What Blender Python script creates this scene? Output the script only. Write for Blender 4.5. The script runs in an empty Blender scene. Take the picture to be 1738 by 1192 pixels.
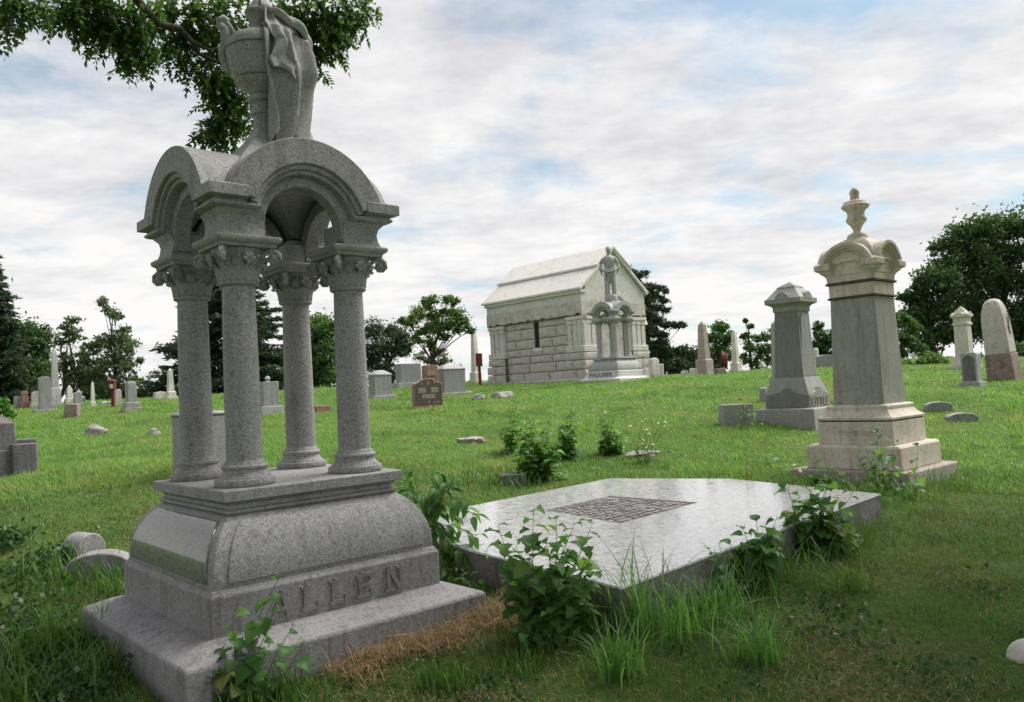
import bpy, bmesh, math, random
import numpy as np
from mathutils import Vector, Matrix, Euler, noise as mnoise

random.seed(7)
RNG = np.random.default_rng(11)
R = math.radians
SC = bpy.context.scene
COL = SC.collection

# ------------------------------------------------------------------ camera
FPX, IW, IH = 1353.0, 1738.0, 1192.0
PIT, ROL, EYE = 0.0484, -0.0518, 1.6
cp, sp_ = math.cos(PIT), math.sin(PIT)
_r = np.array([1, 0, 0.]); _u = np.array([0, -sp_, cp]); _f = np.array([0, cp, sp_])
_c, _s = math.cos(ROL), math.sin(ROL)
CX, CY, CZ = _c * _r + _s * _u, -_s * _r + _c * _u, _f
CAMP = np.array([0, 0, EYE])
cam_d = bpy.data.cameras.new('camera')
cam_d.sensor_width = 36.0
cam_d.lens = 36.0 * FPX / IW
cam_d.clip_start = 0.05
cam_d.clip_end = 3000
cam_d.dof.use_dof = True
cam_d.dof.focus_distance = 6.5
cam_d.dof.aperture_fstop = 5.0
cam = bpy.data.objects.new('camera', cam_d)
COL.objects.link(cam)
cam.matrix_world = Matrix(((CX[0], CY[0], -CZ[0], 0), (CX[1], CY[1], -CZ[1], 0), (CX[2], CY[2], -CZ[2], EYE), (0, 0, 0, 1)))
SC.camera = cam

# ------------------------------------------------------------------ sky
SUN_AZ, SUN_EL = R(62), R(52)          # azimuth from +Y towards +X
world = bpy.data.worlds.new('World')
SC.world = world
world.use_nodes = True
nt = world.node_tree
nt.nodes.clear()
def wn(t, **k):
    n = nt.nodes.new(t)
    for a, b in k.items():
        setattr(n, a, b)
    return n
sky = wn('ShaderNodeTexSky', sky_type='NISHITA', sun_disc=False)
sky.sun_elevation = SUN_EL
sky.sun_rotation = SUN_AZ
tc = wn('ShaderNodeTexCoord')
sep = wn('ShaderNodeSeparateXYZ')
nt.links.new(tc.outputs['Generated'], sep.inputs[0])
def wmath(op, a, b=None, clamp=False):
    n = wn('ShaderNodeMath', operation=op, use_clamp=clamp)
    for i, x in enumerate((a, b)):
        if x is None: continue
        if isinstance(x, (int, float)): n.inputs[i].default_value = x
        else: nt.links.new(x, n.inputs[i])
    return n.outputs[0]
zc = wmath('ADD', wmath('ABSOLUTE', sep.outputs[2]), 0.16)
cxy = wn('ShaderNodeCombineXYZ')
nt.links.new(wmath('DIVIDE', sep.outputs[0], zc), cxy.inputs[0])
nt.links.new(wmath('DIVIDE', sep.outputs[1], zc), cxy.inputs[1])
def wnoise(scale, detail, rough, off, stretch=(1, 1, 1), dist=0.0):
    mp = wn('ShaderNodeMapping')
    mp.inputs['Location'].default_value = off
    mp.inputs['Scale'].default_value = stretch
    nt.links.new(cxy.outputs[0], mp.inputs[0])
    n = wn('ShaderNodeTexNoise')
    n.inputs['Scale'].default_value = scale
    n.inputs['Detail'].default_value = detail
    n.inputs['Roughness'].default_value = rough
    n.inputs['Distortion'].default_value = dist
    nt.links.new(mp.outputs[0], n.inputs['Vector'])
    return n.outputs['Fac']
n1 = wnoise(1.5, 9, 0.6, (10.46, 14.83, 0), (0.9, 1.1, 1), 0.15)
n2 = wnoise(3.4, 8, 0.66, (13.43, 1.28, 3), (0.9, 1.15, 1), 0.1)
n3 = wnoise(0.8, 4, 0.5, (15.16, 11.82, 3), (0.8, 1.1, 1), 0.0)
def wramp(fac, stops):
    n = wn('ShaderNodeValToRGB')
    e = n.color_ramp.elements
    e[0].position, e[0].color = stops[0]
    e[1].position, e[1].color = stops[-1]
    for p, c in stops[1:-1]:
        q = e.new(p); q.color = c
    nt.links.new(fac, n.inputs[0])
    return n.outputs[0]
low = wmath('SUBTRACT', 1.0, wmath('MULTIPLY', wmath('ABSOLUTE', sep.outputs[2]), 3.6), True)   # the deck thins to bright haze at the horizon
# thin places in the cloud deck let the blue sky through
cover = wramp(wmath('ADD', n1, wmath('MULTIPLY', low, 0.10)), [(0.36, (0.36, 0.36, 0.36, 1)), (0.51, (1, 1, 1, 1))])
CW = 6.2
cl_lo = (0.66 * CW, 0.665 * CW, 0.715 * CW, 1)
cl_hi = (1.0 * CW, 0.99 * CW, 0.98 * CW, 1)
shade = wmath('ADD', wmath('ADD', wmath('MULTIPLY', n2, 0.6), wmath('MULTIPLY', n3, 0.4)), wmath('MULTIPLY', low, 0.10))
cloud = wramp(shade, [(0.36, cl_lo), (0.60, cl_hi)])
mix = wn('ShaderNodeMixRGB')
skyb = wn('ShaderNodeMixRGB', blend_type='MULTIPLY')
skyb.inputs[0].default_value = 1.0
skyb.inputs[2].default_value = (0.55, 0.84, 0.86, 1)
nt.links.new(sky.outputs[0], skyb.inputs[1])
nt.links.new(cover, mix.inputs[0])
nt.links.new(skyb.outputs[0], mix.inputs[1])
nt.links.new(cloud, mix.inputs[2])
bg = wn('ShaderNodeBackground')
bg.inputs['Strength'].default_value = 0.09
out = wn('ShaderNodeOutputWorld')
nt.links.new(mix.outputs[0], bg.inputs[0])
nt.links.new(bg.outputs[0], out.inputs[0])
world.cycles.sampling_method = 'MANUAL'
world.cycles.sample_map_resolution = 512

# ------------------------------------------------------------------ sun behind thin cloud
sun_d = bpy.data.lights.new('sun', 'SUN')
sun_d.energy = 3.5
sun_d.angle = R(45)
sun_d.color = (1.0, 0.96, 0.9)
sun = bpy.data.objects.new('sun', sun_d)
COL.objects.link(sun)
sdir = Vector((math.sin(SUN_AZ) * math.cos(SUN_EL), math.cos(SUN_AZ) * math.cos(SUN_EL), math.sin(SUN_EL)))
sun.rotation_euler = sdir.to_track_quat('Z', 'Y').to_euler()
sun.location = (10, 6, 30)

SC.view_settings.view_transform = 'Standard'
SC.view_settings.look = 'None'
SC.view_settings.exposure = 0.82
SC.view_settings.gamma = 1.0
SC.view_settings.use_curve_mapping = False
SC.cycles.max_bounces = 6
SC.cycles.transparent_max_bounces = 6
SC.cycles.use_denoising = True

# ------------------------------------------------------------------ helpers
def ray(x, y):
    return CX * ((x - IW / 2) / FPX) - CY * ((y - IH / 2) / FPX) + CZ
def at(x, y, d):
    r = ray(x, y)
    return CAMP + r * (d / r[1])
def to_px(P):
    q = np.asarray(P, float) - CAMP
    z = q @ CZ
    return IW / 2 + FPX * (q @ CX) / z, IH / 2 - FPX * (q @ CY) / z, z

class MB:
    def __init__(s):
        s.v = []; s.f = []
    def add(s, vs, fs):
        o = len(s.v)
        s.v += [tuple(map(float, p)) for p in vs]
        s.f += [tuple(i + o for i in f) for f in fs]
        return s
    def box(s, x0, x1, y0, y1, z0, z1):
        return s.add([(x0, y0, z0), (x1, y0, z0), (x1, y1, z0), (x0, y1, z0), (x0, y0, z1), (x1, y0, z1), (x1, y1, z1), (x0, y1, z1)],
                     [(3, 2, 1, 0), (4, 5, 6, 7), (0, 1, 5, 4), (1, 2, 6, 5), (2, 3, 7, 6), (3, 0, 4, 7)])
    def sq(s, prof, cx=0, cy=0, ay=None):
        """four-sided sweep; prof = [(half, z)] or [(hx, hy, z)]"""
        vs = []; fs = []
        for p in prof:
            hx, hy, z = (p[0], p[0], p[1]) if len(p) == 2 else p
            vs += [(cx - hx, cy - hy, z), (cx + hx, cy - hy, z), (cx + hx, cy + hy, z), (cx - hx, cy + hy, z)]
        n = len(prof)
        for i in range(n - 1):
            for k in range(4):
                a = i * 4 + k; b = i * 4 + (k + 1) % 4
                fs.append((a, b, b + 4, a + 4))
        fs.append((3, 2, 1, 0))
        t = (n - 1) * 4
        fs.append((t, t + 1, t + 2, t + 3))
        return s.add(vs, fs)
    def lathe(s, prof, n=32, cx=0, cy=0):
        vs = []; fs = []
        for r, z in prof:
            r = max(r, 1e-4)
            for k in range(n):
                a = 2 * math.pi * k / n
                vs.append((cx + r * math.cos(a), cy + r * math.sin(a), z))
        for i in range(len(prof) - 1):
            for k in range(n):
                k2 = (k + 1) % n
                fs.append((i * n + k, i * n + k2, (i + 1) * n + k2, (i + 1) * n + k))
        fs.append(tuple(range(n - 1, -1, -1)))
        t = (len(prof) - 1) * n
        fs.append(tuple(range(t, t + n)))
        return s.add(vs, fs)
    def tube(s, path, radii, n=8, cap=True):
        path = [Vector(p) for p in path]
        if not hasattr(radii, '__len__'): radii = [radii] * len(path)
        vs = []; fs = []
        up = Vector((0.31, 0.17, 0.93)).normalized()
        for i, p in enumerate(path):
            t = (path[min(i + 1, len(path) - 1)] - path[max(i - 1, 0)])
            t = t.normalized() if t.length > 1e-9 else Vector((0, 0, 1))
            a = t.cross(up)
            if a.length < 1e-3: a = t.cross(Vector((1, 0, 0)))
            a.normalize(); b = t.cross(a)
            for k in range(n):
                an = 2 * math.pi * k / n
                vs.append(p + (a * math.cos(an) + b * math.sin(an)) * radii[i])
        for i in range(len(path) - 1):
            for k in range(n):
                k2 = (k + 1) % n
                fs.append((i * n + k, i * n + k2, (i + 1) * n + k2, (i + 1) * n + k))
        if cap:
            fs.append(tuple(range(n - 1, -1, -1)))
            t = (len(path) - 1) * n
            fs.append(tuple(range(t, t + n)))
        return s.add(vs, fs)
    def prism(s, outline, a0, a1, axis='y'):
        """outline in (s, z); extruded along axis from a0 to a1"""
        n = len(outline)
        if axis == 'y':
            vs = [(p[0], a0, p[1]) for p in outline] + [(p[0], a1, p[1]) for p in outline]
        else:
            vs = [(a0, p[0], p[1]) for p in outline] + [(a1, p[0], p[1]) for p in outline]
        fs = [tuple(range(n)), tuple(range(2 * n - 1, n - 1, -1))]
        for k in range(n):
            k2 = (k + 1) % n
            fs.append((k, k + n, k2 + n, k2))
        return s.add(vs, fs)
    def arch(s, ro, ri, cs, cz, a0, a1, d0, d1, axis='y', n=28):
        """solid annular sector, opening down, in the plane across axis"""
        vs = []; fs = []
        for i in range(n + 1):
            a = a0 + (a1 - a0) * i / n
            for (r, d) in ((ro, d0), (ro, d1), (ri, d1), (ri, d0)):
                p, z = cs + r * math.cos(a), cz + r * math.sin(a)
                vs.append((p, d, z) if axis == 'y' else (d, p, z))
        for i in range(n):
            for k in range(4):
                a = i * 4 + k; b = i * 4 + (k + 1) % 4
                fs.append((a, b, b + 4, a + 4))
        fs.append((0, 1, 2, 3)); t = n * 4
        fs.append((t + 3, t + 2, t + 1, t))
        return s.add(vs, fs)
    def arm(s, ro, ri, cz, a0, a1, dend, axis, sgn, n=40):
        """one arm of a crossing barrel vault, mitred on the diagonals"""
        vs = []; fs = []
        for i in range(n + 1):
            a = a0 + (a1 - a0) * i / n
            for (r, end) in ((ro, 1), (ro, 0), (ri, 0), (ri, 1)):
                p, z = r * math.cos(a), cz + r * math.sin(a)
                d = sgn * (dend if end else abs(p))
                vs.append((p, d, z) if axis == 'y' else (d, p, z))
        for i in range(n):
            for k in range(4):
                a = i * 4 + k; b = i * 4 + (k + 1) % 4
                fs.append((a, b, b + 4, a + 4))
        fs.append((0, 1, 2, 3)); t = n * 4
        fs.append((t + 3, t + 2, t + 1, t))
        return s.add(vs, fs)
    def blob(s, c, r, sub=2, jit=0.0, seed=0, freq=1.5):
        bm = bmesh.new()
        bmesh.ops.create_icosphere(bm, subdivisions=sub, radius=1)
        o = Vector((seed * 7.3, seed * 3.1, seed * 1.7))
        rr = r if hasattr(r, '__len__') else (r, r, r)
        vs = []
        for v in bm.verts:
            k = 1 + jit * mnoise.noise(v.co * freq + o)
            vs.append((c[0] + v.co.x * rr[0] * k, c[1] + v.co.y * rr[1] * k, c[2] + v.co.z * rr[2] * k))
        s.add(vs, [tuple(v.index for v in f.verts) for f in bm.faces])
        bm.free()
        return s
    def mesh(s, name, smooth=True, angle=32):
        me = bpy.data.meshes.new(name)
        me.from_pydata(s.v, [], s.f)
        bm = bmesh.new(); bm.from_mesh(me)
        bmesh.ops.recalc_face_normals(bm, faces=bm.faces)
        bm.to_mesh(me); bm.free()
        if smooth:
            me.polygons.foreach_set('use_smooth', [True] * len(me.polygons))
            me.set_sharp_from_angle(angle=R(angle))
        return me
    def build(s, name, mat, parent=None, bevel=0.0, seg=2, angle=32, smooth=True):
        return link(name, s.mesh(name, smooth, angle), mat, parent, bevel, seg)

def link(name, me, mat, parent=None, bevel=0.0, seg=2):
    if mat is not None and not me.materials:
        me.materials.append(mat)
    o = bpy.data.objects.new(name, me)
    COL.objects.link(o)
    if parent is not None: o.parent = parent
    if bevel:
        b = o.modifiers.new('bevel', 'BEVEL')
        b.width = bevel; b.segments = seg; b.limit_method = 'ANGLE'; b.angle_limit = R(35)
    return o
def tag(o, label=None, cat=None, group=None, kind=None):
    if label: o['label'] = label
    if cat: o['category'] = cat
    if group: o['group'] = group
    if kind: o['kind'] = kind
    return o
def thing(name, label, cat, loc=(0, 0, 0), rz=0.0, group=None, tilt=(0, 0), scale=1.0):
    o = bpy.data.objects.new(name, None)
    o.empty_display_size = 0.2
    COL.objects.link(o)
    o.location = loc
    o.rotation_euler = (tilt[0], tilt[1], rz)
    o.scale = (scale,) * 3
    return tag(o, label, cat, group)
def tris_mesh(name, V, T, mat):
    """fast mesh from numpy: V (n,3), T (m,3)"""
    me = bpy.data.meshes.new(name)
    V = np.ascontiguousarray(V, np.float32); T = np.ascontiguousarray(T, np.int32)
    k = T.shape[1]
    me.vertices.add(len(V)); me.vertices.foreach_set('co', V.ravel())
    me.loops.add(T.size); me.loops.foreach_set('vertex_index', T.ravel())
    me.polygons.add(len(T)); me.polygons.foreach_set('loop_start', np.arange(0, T.size, k, dtype=np.int32))
    me.update(calc_edges=True)
    me.materials.append(mat)
    return me

# ------------------------------------------------------------------ materials
def newmat(name):
    m = bpy.data.materials.new(name); m.use_nodes = True
    t = m.node_tree; t.nodes.clear()
    return m, t
class NT:
    def __init__(s, t): s.t = t
    def n(s, typ, ins=None, **k):
        x = s.t.nodes.new(typ)
        for a, b in k.items(): setattr(x, a, b)
        for a, b in (ins or {}).items():
            if hasattr(b, 'is_linked'): s.t.links.new(b, x.inputs[a])
            else: x.inputs[a].default_value = b
        return x
    def noise(s, vec, scale, detail=4, rough=0.55, dist=0.0):
        return s.n('ShaderNodeTexNoise', {'Vector': vec, 'Scale': scale, 'Detail': detail, 'Roughness': rough, 'Distortion': dist}).outputs['Fac']
    def ramp(s, fac, stops, interp='LINEAR'):
        x = s.n('ShaderNodeValToRGB', {'Fac': fac}); cr = x.color_ramp; cr.interpolation = interp
        e = cr.elements
        def c4(c): return (c, c, c, 1) if isinstance(c, (int, float)) else (*c, 1)
        e[0].position, e[0].color = stops[0][0], c4(stops[0][1])
        e[1].position, e[1].color = stops[-1][0], c4(stops[-1][1])
        for p, c in stops[1:-1]:
            q = e.new(p); q.color = c4(c)
        return x.outputs['Color']
    def mix(s, fac, a, b, mode='MIX'):
        x = s.n('ShaderNodeMixRGB', blend_type=mode)
        for i, y in enumerate((fac, a, b)):
            if hasattr(y, 'is_linked'): s.t.links.new(y, x.inputs[i])
            elif i == 0: x.inputs[0].default_value = y
            else: x.inputs[i].default_value = (y, y, y, 1) if isinstance(y, (int, float)) else (*y, 1)
        return x.outputs[0]

def stone_mat(name, light, dark, speck=120.0, contrast=1.0, stain=(0.5, 0.5, 0.47), stain_amt=0.5, rough=0.75, bump=0.25, streak=0.35, lichen=None, spec=0.3, coarse=2.2):
    m, t = newmat(name); q = NT(t)
    tcn = q.n('ShaderNodeTexCoord'); ob = tcn.outputs['Object']
    g = q.noise(ob, speck, 3, 0.65)
    c = 0.15 / max(contrast, 0.05)
    grain = q.ramp(g, [(0.5 - c, dark), (0.5 + c, light)])
    g2 = q.noise(ob, speck * 0.42, 2, 0.5)
    grain = q.mix(q.ramp(g2, [(0.56, 0.0), (0.68, 0.5 * contrast)]), grain, tuple(x * 0.5 for x in dark))
    big = q.noise(ob, coarse, 6, 0.62, 0.4)
    col = q.mix(q.ramp(big, [(0.38, 0.0), (0.66, stain_amt)]), grain, stain, 'MULTIPLY')
    mp = q.n('ShaderNodeMapping', {'Vector': ob, 'Scale': (9.0, 9.0, 0.9)})
    st = q.noise(mp.outputs[0], 1.6, 5, 0.6)
    col = q.mix(q.ramp(st, [(0.50, 0.0), (0.72, streak)]), col, tuple(x * 0.62 for x in stain), 'MULTIPLY')
    if lichen:
        l = q.noise(ob, 5.0, 8, 0.7)
        col = q.mix(q.ramp(l, [(0.58, 0.0), (0.70, 0.55)]), col, lichen)
    fine = q.noise(ob, speck * 0.9, 4, 0.6)
    mid = q.noise(ob, 14, 5, 0.6)
    hgt = q.n('ShaderNodeMath', {0: fine, 1: mid}, operation='ADD').outputs[0]
    bp = q.n('ShaderNodeBump', {'Height': hgt, 'Strength': bump, 'Distance': 0.01})
    rr = q.ramp(big, [(0.3, min(1, rough + 0.08)), (0.7, max(0.02, rough - 0.08))])
    b = q.n('ShaderNodeBsdfPrincipled', {'Base Color': col, 'Roughness': rr, 'Normal': bp.outputs[0], 'Specular IOR Level': spec})
    o = q.n('ShaderNodeOutputMaterial', {'Surface': b.outputs[0]})
    return m

M = {}
M['granite'] = stone_mat('granite', (0.44, 0.435, 0.425), (0.205, 0.20, 0.20), 95, 1.0, (0.66, 0.64, 0.65), 0.45, 0.72, 0.25, 0.45)
M['granite_base'] = stone_mat('granite_base', (0.39, 0.375, 0.385), (0.22, 0.21, 0.217), 95, 0.9, (0.62, 0.59, 0.60), 0.55, 0.7, 0.35, 0.6, (0.27, 0.24, 0.18))
M['granite_carved'] = stone_mat('granite_carved', (0.41, 0.41, 0.39), (0.215, 0.215, 0.205), 95, 0.8, (0.62, 0.60, 0.58), 0.5, 0.8, 0.25, 0.3, (0.27, 0.25, 0.17))
M['granite_polished'] = stone_mat('granite_polished', (0.27, 0.265, 0.25), (0.13, 0.13, 0.125), 70, 1.0, (0.75, 0.75, 0.72), 0.4, 0.07, 0.004, 0.2, None, 0.45)
M['letter'] = stone_mat('letter_stone', (0.33, 0.305, 0.30), (0.19, 0.178, 0.178), 80, 0.8, (0.6, 0.56, 0.55), 0.6, 0.8, 0.3, 0.4)
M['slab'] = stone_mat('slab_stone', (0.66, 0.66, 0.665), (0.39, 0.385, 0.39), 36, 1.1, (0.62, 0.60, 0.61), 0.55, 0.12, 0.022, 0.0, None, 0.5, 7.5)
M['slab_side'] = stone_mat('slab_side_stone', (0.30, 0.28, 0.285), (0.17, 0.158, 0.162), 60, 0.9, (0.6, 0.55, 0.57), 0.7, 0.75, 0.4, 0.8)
M['inscribed'] = stone_mat('inscribed_stone', (0.40, 0.375, 0.355), (0.20, 0.185, 0.175), 38, 1.2, (0.6, 0.55, 0.52), 0.6, 0.6, 0.5, 0.1)
M['cream'] = stone_mat('cream_marble', (0.66, 0.61, 0.52), (0.53, 0.48, 0.40), 45, 0.7, (0.70, 0.66, 0.60), 0.55, 0.8, 0.25, 0.5, (0.36, 0.31, 0.22))
M['cream_shaft'] = stone_mat('grey_marble_shaft', (0.37, 0.37, 0.325), (0.265, 0.265, 0.232), 60, 0.7, (0.72, 0.72, 0.70), 0.6, 0.75, 0.15, 0.55)
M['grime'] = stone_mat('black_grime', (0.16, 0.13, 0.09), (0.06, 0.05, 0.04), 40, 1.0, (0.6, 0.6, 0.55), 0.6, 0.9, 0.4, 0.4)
M['sandstone'] = stone_mat('pale_limestone', (0.63, 0.615, 0.58), (0.53, 0.515, 0.48), 12, 0.7, (0.78, 0.75, 0.71), 0.45, 0.85, 0.4, 0.22, None, 0.2, 1.1)
M['roughstone'] = stone_mat('rough_limestone', (0.59, 0.565, 0.525), (0.44, 0.415, 0.38), 7, 0.9, (0.68, 0.63, 0.57), 0.6, 0.9, 0.6, 0.35, None, 0.15, 1.6)
M['roofstone'] = stone_mat('roof_stone', (0.72, 0.69, 0.65), (0.63, 0.60, 0.56), 10, 0.6, (0.86, 0.84, 0.81), 0.4, 0.7, 0.15, 0.2, None, 0.3, 0.8)
M['white_marble'] = stone_mat('white_marble', (0.66, 0.63, 0.57), (0.50, 0.47, 0.42), 18, 0.7, (0.66, 0.63, 0.57), 0.6, 0.8, 0.3, 0.5)
M['pale_granite'] = stone_mat('pale_granite', (0.44, 0.44, 0.43), (0.29, 0.29, 0.285), 30, 0.8, (0.70, 0.70, 0.69), 0.5, 0.75, 0.3, 0.4)
M['grey_granite'] = stone_mat('grey_granite', (0.33, 0.335, 0.33), (0.215, 0.22, 0.215), 30, 0.8, (0.70, 0.70, 0.67), 0.5, 0.7, 0.3, 0.4)
M['dark_granite'] = stone_mat('dark_granite', (0.20, 0.195, 0.20), (0.11, 0.105, 0.11), 45, 0.8, (0.65, 0.63, 0.65), 0.6, 0.8, 0.4, 0.6)
M['little'] = stone_mat('little_granite', (0.36, 0.36, 0.34), (0.25, 0.25, 0.237), 50, 0.8, (0.72, 0.71, 0.67), 0.5, 0.75, 0.25, 0.4)
M['little_dark'] = stone_mat('little_dark_granite', (0.24, 0.237, 0.22), (0.155, 0.152, 0.14), 50, 0.8, (0.72, 0.71, 0.67), 0.5, 0.6, 0.25, 0.4)
M['brown_granite'] = stone_mat('brown_granite', (0.17, 0.115, 0.10), (0.085, 0.055, 0.05), 50, 0.8, (0.7, 0.65, 0.65), 0.4, 0.4, 0.1, 0.2, None, 0.5)
M['brown_rough'] = stone_mat('brown_rough', (0.34, 0.27, 0.24), (0.20, 0.155, 0.14), 14, 1.0, (0.6, 0.55, 0.52), 0.5, 0.9, 0.8, 0.3)
M['red_stone'] = stone_mat('red_stone', (0.33, 0.19, 0.15), (0.21, 0.12, 0.095), 22, 0.8, (0.68, 0.6, 0.56), 0.5, 0.85, 0.4, 0.4)
M['leaning_grey'] = stone_mat('pale_pinkish_grey', (0.56, 0.52, 0.48), (0.43, 0.395, 0.365), 20, 0.7, (0.74, 0.71, 0.68), 0.45, 0.85, 0.3, 0.3)
M['pink_stone'] = stone_mat('pink_grey_stone', (0.42, 0.37, 0.335), (0.30, 0.26, 0.235), 20, 0.8, (0.68, 0.62, 0.58), 0.5, 0.85, 0.4, 0.4)
M['paulner'] = stone_mat('paulner_stone', (0.64, 0.635, 0.61), (0.50, 0.495, 0.47), 30, 0.7, (0.76, 0.75, 0.73), 0.4, 0.8, 0.25, 0.3)
M['rock'] = stone_mat('field_rock', (0.40, 0.38, 0.37), (0.25, 0.235, 0.23), 18, 0.9, (0.6, 0.58, 0.55), 0.6, 0.9, 0.7, 0.2, (0.32, 0.31, 0.24))
M['inscript_pale'] = stone_mat('pale_inscription', (0.42, 0.37, 0.33), (0.22, 0.18, 0.16), 28, 1.2, (0.8, 0.8, 0.8), 0.3, 0.8, 0.4, 0.1)

def plain(name, col, rough=0.6, var=0.25, scale=12.0, spec=0.3):
    m, t = newmat(name); q = NT(t)
    ob = q.n('ShaderNodeTexCoord').outputs['Object']
    nz = q.noise(ob, scale, 6, 0.6)
    c = q.ramp(nz, [(0.3, tuple(x * (1 - var) for x in col)), (0.7, tuple(x * (1 + var) for x in col))])
    bp = q.n('ShaderNodeBump', {'Height': q.noise(ob, scale * 4, 5), 'Strength': 0.3, 'Distance': 0.01})
    b = q.n('ShaderNodeBsdfPrincipled', {'Base Color': c, 'Roughness': rough, 'Normal': bp.outputs[0], 'Specular IOR Level': spec})
    q.n('ShaderNodeOutputMaterial', {'Surface': b.outputs[0]})
    return m
M['joint'] = plain('mortar', (0.30, 0.275, 0.24), 0.95)
M['void'] = plain('dark_interior', (0.02, 0.02, 0.02), 0.9)
M['red_paint'] = plain('dark_red_paint', (0.13, 0.025, 0.025), 0.6, 0.2)
M['white_paint'] = plain('white_paint', (0.65, 0.62, 0.58), 0.6, 0.1)
M['bark'] = plain('bark', (0.055, 0.046, 0.038), 0.95, 0.5, 9)
M['stem'] = plain('green_stem', (0.11, 0.14, 0.045), 0.7, 0.3, 30)
M['redstem'] = plain('brown_stem', (0.13, 0.085, 0.05), 0.7, 0.3, 30)
M['petal'] = plain('white_petal', (0.72, 0.70, 0.60), 0.7, 0.1, 30)
M['drybrown'] = plain('dry_seed_head', (0.12, 0.06, 0.035), 0.9, 0.4, 60)

def leaf_mat(name, stops, trans=0.35, rough=0.45, per='island', wscale=0.0, wcols=None, spec=0.35):
    m, t = newmat(name); q = NT(t)
    if per == 'island': f = q.n('ShaderNodeNewGeometry').outputs['Random Per Island']
    else: f = q.n('ShaderNodeObjectInfo').outputs['Random']
    c = q.ramp(f, stops)
    if wcols:
        pos = q.n('ShaderNodeNewGeometry').outputs['Position']
        for (sc, lo, hi, amt, col) in wcols:
            w = q.noise(pos, sc, 4, 0.6)
            c = q.mix(q.ramp(w, [(lo, 0.0), (hi, amt)]), c, col)
    b = q.n('ShaderNodeBsdfPrincipled', {'Base Color': c, 'Roughness': rough, 'Specular IOR Level': spec})
    tr = q.n('ShaderNodeBsdfTranslucent', {'Color': q.mix(1.0, c, (1.25, 1.35, 0.8), 'MULTIPLY')})
    mx = q.n('ShaderNodeMixShader', {0: trans, 1: b.outputs[0], 2: tr.outputs[0]})
    q.n('ShaderNodeOutputMaterial', {'Surface': mx.outputs[0]})
    return m
GB = [(0.0, (0.078, 0.175, 0.038)), (0.45, (0.140, 0.295, 0.060)), (0.82, (0.20, 0.37, 0.085)), (1.0, (0.33, 0.34, 0.16))]
M['grass'] = leaf_mat('grass_blades', [(0.0, (0.05, 0.12, 0.028)), (0.45, (0.09, 0.195, 0.044)), (0.85, (0.135, 0.255, 0.06)), (1.0, (0.24, 0.22, 0.10))], 0.4, 0.5, 'island', 0, [
    (0.5, 0.48, 0.64, 0.5, (0.14, 0.225, 0.055)),
    (1.6, 0.54, 0.66, 0.55, (0.165, 0.14, 0.065)),
    (5.0, 0.57, 0.68, 0.55, (0.15, 0.11, 0.055)),
    (2.2, 0.52, 0.66, 0.6, (0.036, 0.095, 0.02))])
M['grass_far'] = leaf_mat('hillside_blades', GB, 0.45, 0.5, 'island', 0, [
    (0.30, 0.45, 0.62, 0.65, (0.255, 0.34, 0.09)),
    (0.8, 0.55, 0.66, 0.6, (0.32, 0.29, 0.13)),
    (0.6, 0.53, 0.64, 0.75, (0.070, 0.170, 0.034)),
    (2.2, 0.56, 0.66, 0.7, (0.055, 0.125, 0.028))])
M['tallgrass'] = leaf_mat('tall_grass', [(0.0, (0.055, 0.12, 0.022)), (0.6, (0.085, 0.185, 0.035)), (1.0, (0.15, 0.24, 0.055))], 0.4)
M['tuft'] = leaf_mat('bright_tuft', [(0.0, (0.085, 0.20, 0.045)), (0.6, (0.13, 0.29, 0.065)), (1.0, (0.21, 0.36, 0.10))], 0.5)
M['straw'] = leaf_mat('dead_grass', [(0.0, (0.20, 0.12, 0.065)), (0.5, (0.36, 0.24, 0.14)), (1.0, (0.50, 0.38, 0.23))], 0.25, 0.8)
M['weed'] = leaf_mat('weed_leaf', [(0.0, (0.06, 0.155, 0.036)), (0.6, (0.105, 0.24, 0.06)), (0.93, (0.18, 0.31, 0.085)), (1.0, (0.32, 0.30, 0.10))], 0.5, 0.45, 'object')
M['weed_dark'] = leaf_mat('weed_leaf_dark', [(0.0, (0.022, 0.060, 0.02)), (0.6, (0.035, 0.095, 0.028)), (1.0, (0.07, 0.15, 0.04))], 0.3, 0.4)
M['bush'] = leaf_mat('bush_leaf', [(0.0, (0.05, 0.135, 0.03)), (0.6, (0.095, 0.22, 0.052)), (1.0, (0.18, 0.31, 0.08))], 0.48, 0.45)
M['conifer'] = leaf_mat('conifer_needles', [(0.0, (0.020, 0.042, 0.023)), (0.6, (0.038, 0.070, 0.034)), (1.0, (0.07, 0.11, 0.05))], 0.25, 0.6)
M['dark_tree'] = leaf_mat('dark_tree_leaf', [(0.0, (0.030, 0.066, 0.024)), (0.6, (0.052, 0.105, 0.036)), (1.0, (0.095, 0.165, 0.055))], 0.42, 0.5)
M['mid_tree'] = leaf_mat('mid_tree_leaf', [(0.0, (0.045, 0.098, 0.032)), (0.6, (0.08, 0.15, 0.048)), (1.0, (0.13, 0.215, 0.07))], 0.45, 0.5)
M['grey_tree'] = leaf_mat('grey_tree_leaf', [(0.0, (0.065, 0.10, 0.052)), (0.6, (0.105, 0.15, 0.075)), (1.0, (0.17, 0.215, 0.115))], 0.45, 0.6)
M['light_tree'] = leaf_mat('light_tree_leaf', [(0.0, (0.06, 0.125, 0.034)), (0.6, (0.105, 0.19, 0.05)), (1.0, (0.17, 0.26, 0.075))], 0.5, 0.5)
M['over_tree'] = leaf_mat('overhanging_leaf', [(0.0, (0.030, 0.072, 0.020)), (0.6, (0.060, 0.125, 0.032)), (1.0, (0.115, 0.19, 0.052))], 0.52, 0.45)

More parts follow.
